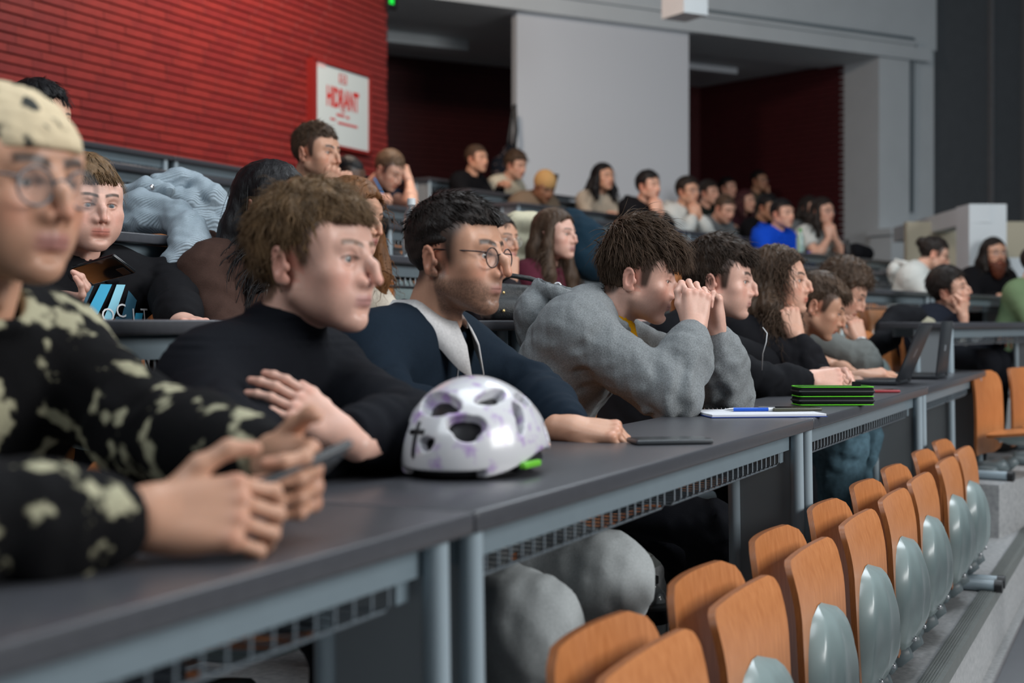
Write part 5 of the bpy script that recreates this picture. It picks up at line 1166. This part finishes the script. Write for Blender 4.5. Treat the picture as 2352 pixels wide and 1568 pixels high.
# shirt collar, zip, inner tops, printed panel
def bvh_of(I):
    me = I['gar'].data; n = len(me.vertices); co = np.empty(n * 3, np.float32); me.vertices.foreach_get('co', co)
    return BVHTree.FromPolygons([tuple(v) for v in co.reshape(-1, 3)], [tuple(p.vertices) for p in me.polygons])
def onto(I, bv, x, z, off=0.002):   # point on the chest: x to the person's right, z below the neck base
    o = I['S'] - I['O'] + I['tr'] * x + np.array([0, 0, z]) + I['tf'] * 0.6
    h = bv.ray_cast(Vector(o), Vector(-I['tf']), 1.2)
    return (np.array(h[0]) + I['tf'] * off) if h[0] is not None else o - I['tf'] * 0.5
def collar(I, m, rad=0.068, hgt=0.060, pt=0.085):
    nb = I['S'] - I['O'] + np.array([0, 0, 0.012]); rows = []
    for t in np.linspace(math.radians(-72), math.radians(252), 37):
        c, s = math.cos(t), math.sin(t); fr = max(0, -s) ** 0.5 if s < 0 else 0         # back of the neck at t = 90 deg
        fr = smooth(np.array([-s]), 0.1, 0.95)[0]
        base = nb + I['tr'] * c * rad + I['tf'] * (-s * (rad + 0.008) + 0.012 + 0.01 * fr)
        top = base + np.array([0, 0, hgt * (1 - 0.75 * fr)]); 
        low = nb + I['tr'] * c * (rad + 0.030 - 0.012 * fr) + I['tf'] * (-s * (rad + 0.036) + 0.012 + 0.022 * fr) + np.array([0, 0, -0.012 - pt * fr ** 2])
        rows.append([base, top, top * 0.5 + low * 0.5 + (I['tr'] * c - I['tf'] * s) * 0.008 + np.array([0, 0, 0.006]), low])
    o = MB().grid(np.array(rows)).build('shirt_collar', m, I['root'], True)
    md = o.modifiers.new('thickness', 'SOLIDIFY'); md.thickness = 0.003; return o
collar(P3, fabric('white_shirt_cotton', srgb(206, 204, 204), bump=0.05))
bv3 = bvh_of(P3); _z = [onto(P3, bv3, 0.0, z, 0.001) for z in np.linspace(-0.05, -0.20, 13)]; _d = [(q - P3['S'] + P3['O']) @ P3['tf'] for q in _z]; MB().tube([tuple(q) for q, d in zip(_z, _d) if abs(d - _d[1]) < 0.035], 0.003, 6).build('zip', M_STEEL, P3['gar'], True)
def inner(I, name, m, z0=-0.02, z1=-0.30, r=0.075, y=0.055):
    c = I['S'] - I['O'] + I['tf'] * y; g = Field(c - 0.3, c + 0.3, 0.008); g.cone(c + (0, 0, z0), c + (0, 0, z1) + I['tf'] * 0.03, r, r, 0); 
    nkk = I['Rh'] @ (np.array([0, -0.048, -0.09]) * I['sc']) + I['hp'] - I['O']; g.cone(I['S'] - I['O'], nkk + (nkk - I['S'] + I['O']) * 2, 0.058, 0.057, 0.003, '-')
    P, F = g.mesh(); return link(name, np_mesh(name, P, F), m, I['root'], True)
inner(P4, 'yellow_t_shirt', fabric('mustard_tee', srgb(196, 140, 10)), z0=-0.02, z1=-0.15, r=0.062, y=0.055)
inner(P10, 'white_t_shirt', fabric('white_tee', srgb(206, 204, 200)), r=0.06, z1=-0.16)
inner(P35, 'pale_t_shirt', fabric('pale_tee', srgb(170, 168, 160)), y=0.06, r=0.06, z1=-0.16)
bv9 = bvh_of(P9)
_y = np.median([(onto(P9, bv9, x, z, 0) - (P9['S'] - P9['O'])) @ P9['tf'] for x in (-0.07, -0.03, 0.0, 0.03) for z in (-0.07, -0.09, -0.11)])
def onto9(x, z, off):              # the chest, taken as one smooth bulge
    return P9['S'] - P9['O'] + P9['tr'] * x + np.array([0, 0, z]) + P9['tf'] * (_y + 0.010 - 1.3 * (x + 0.02) ** 2 - 0.12 * (z + 0.09) + off)
def patch(I, bv, poly, m, name, off=0.003, n=8):     # a small printed shape that lies on the cloth
    (ax, az), (bx, bz), (cx, cz), (dx, dz) = poly; G = np.zeros((n + 1, n + 1, 3))
    for i in range(n + 1):
        for j in range(n + 1):
            u, v = i / n, j / n; x = (1 - u) * ((1 - v) * ax + v * dx) + u * ((1 - v) * bx + v * cx); z = (1 - u) * ((1 - v) * az + v * dz) + u * ((1 - v) * bz + v * cz)
            G[i, j] = onto9(x, z, off)
    return MB().grid(G).build(name, m, I['gar'], True)
M_CY = [mat('cyan_print', srgb(52, 164, 204), 0.7), mat('petrol_print', srgb(38, 88, 110), 0.7), mat('pale_cyan_print', srgb(140, 204, 224), 0.7), mat('ink_print', srgb(34, 44, 52), 0.7)]
for i, (x0, z0, w, hh_, sl) in enumerate(((0.09, -0.075, 0.035, 0.13, 0.10), (0.04, -0.05, 0.03, 0.13, 0.07), (-0.01, -0.045, 0.035, 0.08, 0.05), (-0.06, -0.045, 0.03, 0.13, 0.07), (-0.10, -0.06, 0.04, 0.09, 0.04), (0.06, -0.14, 0.04, 0.06, 0.03), (-0.05, -0.13, 0.035, 0.07, 0.04), (-0.12, -0.12, 0.03, 0.08, 0.03), (0.0, -0.15, 0.03, 0.06, 0.03))):
    patch(P9, bv9, ((x0, z0), (x0 - w, z0), (x0 - w + sl, z0 - hh_), (x0 + sl, z0 - hh_)), M_CY[(0, 1, 0, 2, 1, 0, 1, 0, 2)[i]], 'print', 0.0025 + 0.0002 * i)
M_WP = mat('white_print', srgb(220, 222, 224), 0.7)
for i, ch in enumerate('VELOCITY'):
    me = text_mesh(ch, 0.052, Matrix.Identity(4)); x0 = 0.105 - i * 0.043
    for v in me.vertices:
        q = onto9(x0 - v.co.x, -0.128 + v.co.y + (0.012 if ch == 'C' else 0), 0.006); v.co = Vector(q)
    link('print_letter', me, M_WP, P9['gar'])
MB().tube([tuple(np.array(at(*q)) - P5['O']) for q in ((1752, 752, 4.40), (1762, 765, 4.36), (1760, 785, 4.34), (1752, 812, 4.36), (1750, 850, 4.42))], 0.0014, 5).build('earphone_cord', M_WP, P5['root'], True)
# watch
sh, E, W, f, A = P8['joints'][0]; d = unit(W - E); c = W - P8['O'] - d * 0.005; a1 = unit(np.cross(d, (0, 0, 1))); a2 = np.cross(d, a1)
MB().tube([tuple(c + a1 * math.cos(t) * 0.032 + a2 * math.sin(t) * 0.032) for t in np.linspace(0, 2 * math.pi, 20)[:-1]], 0.005, 6, closed=True).build('wristwatch', M_STEEL, P8['root'], True)

# ---------------------------------------------------------------- helmet
base = onz(1088, 1085, DESK_H); hd = DIR(0.42, 0.90); hx = np.cross(hd, (0, 0, 1.0)); MH = frame((0, 0, 0), hx, hd, (0, 0, 1))
hel = empty('cycling_helmet', tuple(base)); hel.rotation_euler = (0, 0, math.atan2(hx[1], hx[0])); tag(hel, 'white cycling helmet with purple flecks and large vents on the front desk', 'helmet')
def helmet(shrink, vents):
    g = Field((-0.125, -0.16, -0.005), (0.125, 0.16, 0.175), 0.0026)
    g.ell((0, 0, 0.030), (0.106 - shrink, 0.138 - shrink, 0.122 - shrink), 0); g.ell((0, 0.05, 0.035), (0.092 - shrink, 0.105 - shrink, 0.085 - shrink), 0.03)
    if vents:
        g.ell((0, 0, 0.022), (0.090, 0.122, 0.104), 0.004, '-')
        a0 = math.atan2(-0.90, 0.42); cc = np.array([0, 0, 0.03]); rr = np.array([0.106, 0.138, 0.122])
        V = [(0.05, 24, 0.025, 0.019, 0), (-0.62, 44, 0.036, 0.021, -12), (-1.25, 17, 0.012, 0.018, 0), (0.55, 50, 0.030, 0.012, 20), (0.95, 30, 0.011, 0.026, -24), (-1.7, 40, 0.03, 0.016, 0), (1.5, 45, 0.03, 0.012, 0), (1.75, 15, 0.02, 0.014, 0), (2.4, 30, 0.025, 0.014, 0), (-2.3, 25, 0.024, 0.014, 0), (3.1, 45, 0.02, 0.02, 0), (-0.55, 12, 0.011, 0.010, 0)]
        for (az, el, ha, hb, tw) in V:
            az += a0; e = math.radians(el); d = np.array([math.cos(az) * math.cos(e), math.sin(az) * math.cos(e), math.sin(e)]); p = cc + d * rr
            nrm = unit(d / rr); tx = unit(np.cross((0, 0, 1.0), nrm)); ty = np.cross(nrm, tx); t_ = math.radians(tw); u_, v_ = tx * math.cos(t_) + ty * math.sin(t_), ty * math.cos(t_) - tx * math.sin(t_)
            for (du, dv, q) in ((-0.45, 0.3, 0.62), (0.45, 0.25, 0.62), (0, -0.3, 0.70), (-0.1, 0.35, 0.6)): g.ell(p + u_ * ha * du + v_ * hb * dv, (0.030, ha * q * 1.25, hb * q * 1.25), 0.0, '-', np.stack([nrm, u_, v_], 1))
        for s in (-1, 1): g.cone((s * 0.055, -0.155, 0.115), (s * 0.105, 0.02, 0.125), 0.004, 0.004, 0.004, '-'); g.cone((s * 0.092, -0.135, 0.048), (s * 0.122, 0.09, 0.062), 0.0022, 0.0022, 0.003, '-')
    g.cut(lambda P: (0.020 if vents else -0.010) + 0.018 * np.sin(np.clip((P[:, 1] + 0.04) / 0.17, -1, 1) * 3.0) + 0.012 * (np.abs(P[:, 1]) > 0.10) - P[:, 2], 0.004); g.cut(lambda P: 0.002 - P[:, 2], 0.002)
    P, F = g.mesh(); return relax(P, F, 1, 0.3), F
P, F = helmet(0.0, True); M_HEL = mat('white_helmet_shell', srgb(214, 214, 218), 0.22, coat=0.4, thr=(0.53, 0.68), nscale=34, col2=srgb(176, 146, 200), noise=0.2)
hs = link('shell', np_mesh('shell', P, F), M_HEL, hel, True)
P, F = helmet(0.020, False); link('liner', np_mesh('liner', P, F), M_CAP, hel, True)
def on_shell(az, el, k=1.004):
    az += math.atan2(-0.90, 0.42); e = math.radians(el); return tuple(np.array([0, 0, 0.03]) + np.array([math.cos(az) * math.cos(e), math.sin(az) * math.cos(e), math.sin(e)]) * (0.106, 0.138, 0.122) * k)
MB().tube([on_shell(-0.78, e) for e in (2, 8, 14, 20, 27)], 0.0035, 8).tube([on_shell(-0.92, 19), on_shell(-0.78, 20), on_shell(-0.62, 20)], 0.004, 8).build('strap_loop', M_CAP, hel, True)
st = MB()
for s in (-1, 1): st.tube([(s * 0.086, -0.05, 0.03), (s * 0.088, -0.03, 0.012), (s * 0.06, 0.0, 0.006), (s * 0.02, 0.02, 0.006)], 0.005, 6); st.tube([(s * 0.086, 0.06, 0.03), (s * 0.07, 0.02, 0.010), (s * 0.06, 0.0, 0.006)], 0.005, 6)
st.tube([(-0.075, 0.02, 0.02), (-0.07, 0.09, 0.02), (-0.03, 0.125, 0.02), (0.03, 0.125, 0.02), (0.07, 0.09, 0.02), (0.075, 0.02, 0.02)], 0.008, 8); st.build('straps', M_CAP, hel, True)
for s in (-1, 1): MB().bbox((s * 0.104 - 0.006, -0.045, 0.014), (s * 0.104 + 0.006, 0.015, 0.024), 0.003).build('green_badge', mat('lime_print', srgb(110, 196, 50), 0.4), hel)

# ---------------------------------------------------------------- phones, notebook, pen, pencil case
M_BK = mat('black_gloss_glass', srgb(18, 19, 21), 0.12); M_GR = mat('graphite_case', srgb(62, 66, 70), 0.4)
def phone(label, loc, x, y, m, screen=None, size=(0.074, 0.155, 0.009)):
    z = np.cross(x, y); r = empty('phone', tuple(loc)); tag(r, label, 'phone', 'phones'); w, l, t = size; M = frame((0, 0, 0), x, y, z)
    b = MB().bbox((-w / 2, -l / 2, 0), (w / 2, l / 2, t), 0.0035, M, 3).build('case', m, r); sharp(b, 40)
    MB().bbox((-w / 2 + 0.004, -l / 2 + 0.004, t), (w / 2 - 0.004, l / 2 - 0.004, t + 0.0008), 0.0003, M, 1).build('screen', M_BK, r)
    MB().bbox((-w / 2 + 0.006, l / 2 - 0.036, -0.002), (-w / 2 + 0.032, l / 2 - 0.008, 0.0), 0.0008, M, 1).build('camera_island', M_CAP, r)
    return r
def flat(px, py, ang, z=DESK_H):   # axes for a thing lying on the desk, turned by ang in the camera's ground frame
    p = onz(px, py, z); a = math.radians(ang); y = DIR(math.cos(a), math.sin(a)); x = np.cross(y, (0, 0, 1.0)); return p, x, y
p, x, y = flat(1538, 1018, 12); phone('grey phone lying face down on the front desk', p + (0, 0, 0.001), x, y, M_GR)
p, x, y = flat(2008, 901, 5); phone('red phone lying on the front desk behind the pencil case', p + (0, 0, 0.001), x, y, mat('red_case', srgb(150, 44, 52), 0.4))
ph = at(655, 1112, 1.52); yv = DIR(0.70, 0.62, 0.30); xv = unit(np.cross(yv, DIR(-0.55, 0.15, 0.8))); phone('dark phone held in both hands by the bandana man', ph, xv, yv, M_GR)
ph = at(236, 622, 3.40); yv = DIR(0.80, -0.55, 0.16); xv = unit(np.cross(yv, DIR(-0.25, 0.70, 0.60))); phone('black phone held up by the man in the printed hoodie', ph, xv, yv, M_BK)
p, x, y = flat(1738, 953, 8); nb = empty('notebook', tuple(p + (0, 0, 0.001))); tag(nb, 'white spiral notebook with blue back cover on the front desk', 'notebook'); M = frame((0, 0, 0), x, y, (0, 0, 1))
MB().box((-0.105, -0.148, 0), (0.105, 0.148, 0.0015), M).build('back_cover', mat('blue_card', srgb(40, 70, 150), 0.5), nb)
MB().bbox((-0.103, -0.146, 0.0016), (0.103, 0.146, 0.008), 0.0008, M, 1).build('pages', mat('white_paper', srgb(214, 216, 222), 0.8), nb)
sp = MB()
for i in range(26): q = -0.14 + i * 0.0112; sp.tube([tuple(M @ Vector((-0.106 + 0.006 * math.cos(t), q, 0.005 + 0.006 * math.sin(t)))) for t in np.linspace(0, 6.28, 9)[:-1]], 0.0008, 4, closed=True)
sp.build('spiral', M_STEEL, nb)
p2_, x2, y2 = flat(1724, 945, 4, DESK_H + 0.009); pn = empty('ballpoint_pen', tuple(p2_ + (0, 0, 0.0055))); tag(pn, 'blue and silver ballpoint pen lying on the notebook', 'pen'); Mp = frame((0, 0, 0), x2, y2, (0, 0, 1))
V = lambda a, b, c: tuple(Mp @ Vector((a, b, c)))
M_BLU = mat('blue_plastic', srgb(24, 84, 190), 0.3)
sharp(MB().tube([V(0, -0.045, 0), V(0, 0.045, 0)], 0.005, 12).build('barrel', M_BLU, pn)); sharp(MB().tube([V(0, 0.045, 0), V(0, 0.062, 0), V(0, 0.066, 0)], [0.0052, 0.005, 0.003], 12).build('clip_end', mat('white_plastic', srgb(220, 222, 226), 0.3), pn)); sharp(MB().tube([V(0, -0.045, 0), V(0, -0.062, 0), V(0, -0.070, 0)], [0.005, 0.0025, 0.0008], 12).build('tip', M_STEEL, pn))
MB().box((-0.0015, 0.02, 0.005), (0.0015, 0.062, 0.007), Mp).build('clip', M_STEEL, pn)
p, x, y = flat(1822, 943, 10, DESK_H + 0.009); phone('olive framed phone lying on the notebook', p + (0, 0, 0.001), x, y, mat('olive_case', srgb(72, 72, 56), 0.35), size=(0.07, 0.13, 0.008))
p, x, y = flat(1912, 930, 4); pc = empty('pencil_case', tuple(p)); tag(pc, 'black three-tier pencil case with lime green piping on the front desk', 'pencil case'); M = frame((0, 0, 0), x, y, (0, 0, 1))
M_PC = fabric('black_nylon', srgb(24, 27, 27), bump=0.3); M_LIME = mat('lime_piping', srgb(96, 210, 30), 0.4); M_ZIP = mat('zip_tape', srgb(38, 42, 42), 0.6)
for i, (z0, z1) in enumerate(((0.002, 0.0265), (0.0265, 0.054))):
    o = MB().bbox((-0.045, -0.108, z0), (0.045, 0.108, z1), 0.010, M, 4).build('compartment', M_PC, pc); sharp(o, 50)
    MB().bbox((-0.0465, -0.1095, (z0 + z1) / 2 - 0.003), (0.0465, 0.1095, (z0 + z1) / 2 + 0.003), 0.0028, M, 2).build('zip_band', M_ZIP, o, True)
    MB().bbox((-0.050, -0.095, (z0 + z1) / 2 - 0.004), (-0.047, -0.075, (z0 + z1) / 2 + 0.002), 0.001, M).build('zip_pull', M_STEEL, o)
for z in (0.003, 0.0265, 0.053):
    R_ = [(sx * 0.034 + cx_ * 0.011 * 1, sy * 0.097 + cy_ * 0.011, z) for (sx, sy, a0) in ((1, 1, 0), (-1, 1, 90), (-1, -1, 180), (1, -1, 270)) for (cx_, cy_) in [(math.cos(math.radians(a0 + q)), math.sin(math.radians(a0 + q))) for q in (0, 30, 60, 90)]]
    MB().tube([tuple(M @ Vector(q)) for q in R_], 0.0015, 6, closed=True).build('piping', M_LIME, pc, True)
MB().bbox((-0.02, 0.062, 0.053), (-0.017, 0.088, 0.066), 0.001, M).build('fabric_tag', M_PC, pc)

# ---------------------------------------------------------------- laptops
M_LID = mat('dark_aluminium', srgb(36, 39, 44), 0.38, metal=0.2); M_KEY = mat('key_black', srgb(22, 22, 24), 0.5); M_SCR = mat('laptop_screen', srgb(30, 36, 44), 0.15); M_LOGO = mat('logo_silver', srgb(150, 156, 164), 0.3)
def laptop(label, p, rz, open_deg, logo, w=0.33, d=0.225):
    r = empty('laptop', tuple(p), rz); tag(r, label, 'laptop', 'laptops')
    b = MB().bbox((0, 0, 0.003), (w, d, 0.018), 0.003).build('base', M_LID, r); sharp(b)
    kb = MB()
    for i in range(5):
        for j in range(13): kb.box((0.022 + j * 0.0222, 0.04 + i * 0.019, 0.0181), (0.022 + j * 0.0222 + 0.0185, 0.04 + i * 0.019 + 0.0155, 0.0193))
    kb.build('keyboard', M_KEY, b)
    MB().box((w / 2 - 0.05, 0.15, 0.0181), (w / 2 + 0.05, 0.21, 0.0186)).build('touchpad', M_KEY, b)
    M = Matrix.Translation((0, 0.004, 0.016)) @ Matrix.Rotation(-math.radians(180 - open_deg) + math.pi, 4, 'X')
    M = Matrix.Translation((0, 0.004, 0.016)) @ Matrix.Rotation(math.radians(open_deg), 4, 'X')
    l = MB().bbox((0, 0, -0.003), (w, d, 0.003), 0.002, M).build('lid', M_LID, r); sharp(l)
    MB().box((0.008, 0.012, -0.0036), (w - 0.008, d - 0.008, -0.003), M).build('screen', M_SCR, l)
    if logo == 'bars':
        for q in (-0.012, 0.004): MB().add([tuple(M @ Vector(v)) for v in ((w / 2 + q, d / 2 - 0.018, 0.0034), (w / 2 + q + 0.006, d / 2 - 0.018, 0.0034), (w / 2 + q + 0.018, d / 2 + 0.018, 0.0034), (w / 2 + q + 0.012, d / 2 + 0.018, 0.0034))], [(0, 1, 2, 3)]).build('logo', M_LOGO, l)
    elif logo: MB().box((w / 2 - 0.012, d / 2 - 0.012, 0.003), (w / 2 + 0.012, d / 2 + 0.012, 0.0034), M).build('logo', M_LOGO, l)
    for hx_ in (0.05, w - 0.05): MB().tube([(hx_ - 0.02, 0.004, 0.016), (hx_ + 0.02, 0.004, 0.016)], 0.006, 8).build('hinge', M_KEY, r)
    return r
laptop('dark laptop with slanted bars on the lid in front of the typing man', onz(2060, 886, DESK_H), 0, 112, 'bars')
laptop('upright dark laptop with a small square mark at the far end of the front desk', onz(2152, 872, DESK_H), 0, 96, 'sq')
pl = cen(6, 0, 0.06); sx = cenZ(6, 1222, 0.06); q = at(1222, 440, sx); q[2] = CAMZ + 0.188 * 6; laptop('dark laptop open in front of the cream sweater', q, rzC, 108, None, 0.34, 0.23)

# ---------------------------------------------------------------- bags, coats, bottles
def blob(name, label, cat, parts, m, res=0.012, fold=0.008, fs=0.09, seed=1, flatz=None, k=0.05, group=None):
    pts = np.array([p for q in parts for p in q[0]]); rad = max(max(q[1]) for q in parts); lo, hi = pts.min(0) - rad - 0.06, pts.max(0) + rad + 0.06
    O = np.array([(lo[0] + hi[0]) / 2, (lo[1] + hi[1]) / 2, lo[2]]); g = Field(lo - O, hi - O, res)
    for (pp, rr) in parts:
        pp = [np.array(p) - O for p in pp]
        if len(pp) == 1: g.ell(pp[0], (rr[0],) * 3, k)
        else: g.chain(pp, rr, k)
    g.warp(lambda P: fold * waves(P, fs, seed, 6, 1.8), 0.05)
    if flatz is not None: g.cut(lambda P: flatz - O[2] - P[:, 2], 0.006)
    P, F = g.mesh(); r = empty(name, tuple(O)); tag(r, label, cat, group); o = link('outer_fabric', np_mesh(name, relax(P, F, 1), F), m, r, True); return r, O
zc3 = row_z(3) + DESK_H
M_CORD = fabric('ice_blue_corduroy', srgb(158, 172, 182), bump=0.55, wave=(60.0, 0.8, 'DIAGONAL'))
coat, CO = blob('corduroy_coat', 'ice blue corduroy puffer coat heaped on the third-row desk', 'coat', [
    ([at(285, 440, 4.30), at(335, 428, 4.28), at(385, 436, 4.27)], [0.020, 0.030, 0.024]),
    ([at(365, 420, 4.36), at(410, 412, 4.38), at(450, 424, 4.40)], [0.030, 0.040, 0.036]),
    ([at(445, 418, 4.38), at(485, 450, 4.36), at(515, 495, 4.38), at(528, 530, 4.42)], [0.030, 0.042, 0.044, 0.034]),
    ([at(395, 455, 4.34), at(435, 462, 4.34), at(470, 490, 4.36)], [0.036, 0.038, 0.036]),
    ([at(450, 505, 4.34), at(490, 515, 4.36), at(555, 535, 4.45)], [0.040, 0.038, 0.030]),
    ([at(285, 478, 4.22), at(325, 468, 4.2), at(365, 478, 4.18)], [0.040, 0.046, 0.040]),
    ([at(290, 512, 4.2), at(340, 506, 4.17), at(380, 512, 4.15)], [0.034, 0.040, 0.036]),
    ([at(370, 486, 4.18), at(405, 500, 4.15), at(430, 530, 4.08)], [0.040, 0.050, 0.056]),
    ([at(432, 535, 4.06), at(437, 572, 4.0)], [0.060, 0.060]), ([at(432, 580, 3.98), at(412, 620, 3.97), at(394, 662, 3.97)], [0.058, 0.058, 0.046])], M_CORD, res=0.007, fold=0.009, fs=0.07, seed=4, k=0.010)
q = at(350, 430, 4.22) - CO
MB().lathe([(0.009, -0.002), (0.009, 0.002), (0.005, 0.004)], 12, Matrix.Translation(q) @ Matrix.Rotation(math.radians(90), 4, 'X')).build('snap_button', M_STEEL, coat)
blob('puffer_jacket', 'cream puffer jacket hung behind the woman with wire glasses', 'jacket', [([at(1185, 515, 6.45), at(1222, 515, 6.5)], [0.06, 0.06]), ([at(1180, 560, 6.45), at(1222, 560, 6.5)], [0.07, 0.065]), ([at(1185, 610, 6.45), at(1220, 605, 6.5)], [0.065, 0.06])], fabric('cream_nylon', srgb(204, 198, 172)), fold=0.006, k=0.015, seed=6)
blob('teal_jacket', 'dark teal jacket slumped on the third-row desk beside the long-haired woman', 'jacket', [([at(1312, 520, 7.0), at(1335, 560, 6.95), at(1365, 605, 6.9)], [0.09, 0.12, 0.09]), ([at(1340, 600, 6.85), at(1378, 615, 6.9)], [0.08, 0.06])], fabric('dark_teal_nylon', srgb(22, 44, 58)), seed=7)
blob('dark_jacket', 'black jacket dropped over the seat backs near the dark laptops', 'jacket', [([at(2030, 755, 7.1), at(2065, 735, 7.2), at(2105, 730, 7.3)], [0.05, 0.07, 0.06]), ([at(2020, 790, 7.0), at(2045, 775, 7.05)], [0.06, 0.06])], fabric('black_nylon_shell', srgb(20, 21, 25)), seed=8)
blob('canvas_bag', 'beige canvas bag tucked on the shelf under the far desk', 'bag', [([at(2080, 735, 7.25), at(2130, 748, 7.3)], [0.05, 0.045])], fabric('beige_canvas', srgb(150, 146, 128)), seed=9, fold=0.005)
bp, BO = blob('backpack', 'dark floral backpack hanging at the edge of the white pier', 'backpack', [([at(1150, 392, 14.2), at(1172, 350, 14.3)], [0.10, 0.08]), ([at(1146, 380, 14.2)], [0.08])], fabric('dark_floral_print', srgb(24, 28, 36), thr=(0.58, 0.66), nscale=22.0, col2=srgb(120, 104, 104)), seed=10, fold=0.006)
MB().tube([tuple(np.array(at(a, b, 14.35)) - BO) for a, b in ((1165, 350), (1168, 320), (1178, 255), (1182, 240), (1186, 300), (1180, 345))], 0.02, 6).build('shoulder_strap', M_CAP, bp, True)
blob('black_bag', 'black bag standing on the desk end beside the pale wall', 'bag', [([(*at(1965, 530, cenZ(3, 1965, 0.25))[:2], CAMZ + 0.188 * 3 + 0.08), (*at(1990, 530, cenZ(3, 1985, 0.25))[:2], CAMZ + 0.188 * 3 + 0.07)], [0.085, 0.07])], MATS['black_nylon_shell'], seed=12)
# handbag lying on the second-row desk
zc2 = row_z(2) + DESK_H; hb0 = np.array([*at(1205, 700, 4.45)[:2], zc2]); hb = empty('handbag', tuple(hb0)); tag(hb, 'black leather handbag with gold studs lying on the second-row desk', 'handbag')
ax = DIR(0.97, 0.25); ay = np.cross((0, 0, 1.0), ax); MHb = frame((0, 0, 0), ax, ay, (0, 0, 1)); M_LEA = mat('black_grain_leather', srgb(24, 26, 28), 0.38, bump=0.5, bscale=300, noise=0.1)
g = Field((-0.2, -0.15, -0.02), (0.2, 0.15, 0.2), 0.006); g.cone((-0.11, -0.05, 0.035), (0.10, -0.05, 0.03), 0.035, 0.03, 0); g.cone((-0.11, 0.06, 0.035), (0.10, 0.06, 0.03), 0.035, 0.03, 0.02); g.cone((-0.10, 0, 0.05), (0.10, 0, 0.045), 0.05, 0.045, 0.03)
g.cone((-0.09, -0.02, 0.085), (0.12, -0.02, 0.078), 0.032, 0.026, 0.012); g.cone((-0.09, 0.05, 0.085), (0.12, 0.05, 0.075), 0.03, 0.026, 0.02); g.cut(lambda P: 0.002 - P[:, 2]); g.cut(lambda P: -0.125 - P[:, 0], 0.012)
P, F = g.mesh(); P = np.array([tuple(MHb @ Vector(p)) for p in relax(P, F, 1)]); link('bag_body', np_mesh('bag_body', P, F), M_LEA, hb, True)
MB().tube([tuple(MHb @ Vector(v)) for v in ((-0.10, -0.03, 0.115), (-0.06, -0.05, 0.140), (0.0, -0.06, 0.130), (0.06, -0.05, 0.112), (0.085, -0.04, 0.095))], 0.008, 8).build('handle', M_LEA, hb, True)
MB().tube([tuple(MHb @ Vector((0.095 + 0.013 * math.cos(t), -0.04, 0.105 + 0.013 * math.sin(t)))) for t in np.linspace(0, 6.28, 13)[:-1]], 0.003, 6, closed=True).build('ring', M_STEEL, hb, True)
M_GOLD = mat('gold_stud', (0.75, 0.55, 0.25), 0.25, metal=1.0)
for (yy, z) in ((-0.045, 0.03), (-0.045, 0.085), (0.05, 0.03)):
    MB().lathe([(0.005, 0), (0.005, 0.003), (0.002, 0.005)], 10, MHb @ Matrix.Translation((-0.123, yy, z)) @ Matrix.Rotation(math.radians(-90), 4, 'Y')).build('stud', M_GOLD, hb, True)
    MB().lathe([(0.005, 0), (0.005, 0.003), (0.002, 0.005)], 10, MHb @ Matrix.Translation((-0.09, yy - 0.042, z)) @ Matrix.Rotation(math.radians(90), 4, 'X')).build('stud', M_GOLD, hb, True)
def bottle(label, loc, h, r, m, cap, group='bottles'):
    o = empty('bottle', tuple(loc)); tag(o, label, 'bottle', group)
    MB().lathe([(r * 0.9, 0), (r, 0.01), (r, h * 0.62), (r * 0.8, h * 0.74), (r * 0.42, h * 0.85), (r * 0.40, h * 0.9)], 20).build('body', m, o, True)
    sharp(MB().lathe([(r * 0.46, h * 0.89), (r * 0.46, h), (r * 0.40, h * 1.005)], 20).build('cap', cap, o)); return o
M_PET = mat('clear_plastic', (0.85, 0.9, 0.92), 0.05, trans=0.92); M_PETG = mat('green_tint_plastic', (0.6, 0.8, 0.65), 0.08, trans=0.6)
b = bottle('clear water bottle with black cap standing on the floor under the front desk', onz(1495, 1462, 0.0), 0.185, 0.052, M_PET, M_CAP)
MB().lathe([(0.0525, 0.045), (0.0528, 0.05), (0.0528, 0.085), (0.0525, 0.09)], 20).build('label_band', mat('dark_label', srgb(40, 42, 48), 0.5), b, True)
q = at(945, 560, 5.35); q[2] = zc3; bottle('tall clear bottle behind the head of the man with the white collar', q, 0.22, 0.034, M_PET, mat('white_cap', srgb(210, 214, 216), 0.4))
q = at(1793, 470, cenZ(5, 1793, 0.1)); q[2] = CAMZ + 0.188 * 5; bottle('mint green bottle on a high desk in the dark recess', q, 0.20, 0.038, mat('mint_plastic', srgb(130, 158, 130), 0.4), M_CAP)
q = at(1838, 560, cenZ(3, 1838, 0.1)); q[2] = CAMZ + 0.188 * 3; bottle('clear green-labelled bottle before the blue hoodie', q, 0.20, 0.032, M_PETG, mat('green_cap', srgb(60, 150, 60), 0.4))
q = at(1946, 570, cenZ(3, 1946, 0.1)); q[2] = CAMZ + 0.188 * 3; bottle('black bottle before the woman in the white T-shirt', q, 0.16, 0.033, M_CAP, M_CAP)
# pen in the hand of the bowed man
q = at(880, 446, 9.15); pn2 = empty('pen', tuple(q)); tag(pn2, 'light blue pen held by the man in the navy T-shirt', 'pen'); sharp(MB().tube([(0, 0, 0), tuple(DIR(-0.5, 0, 0.9) * 0.12)], 0.0045, 8).build('barrel', mat('sky_blue_plastic', srgb(60, 150, 220), 0.3), pn2)); MB().tube([(0, 0, 0), tuple(-DIR(-0.5, 0, 0.9) * 0.015)], [0.005, 0.001], 8).build('tip', M_STEEL, pn2)
print('total', time.time() - T00)
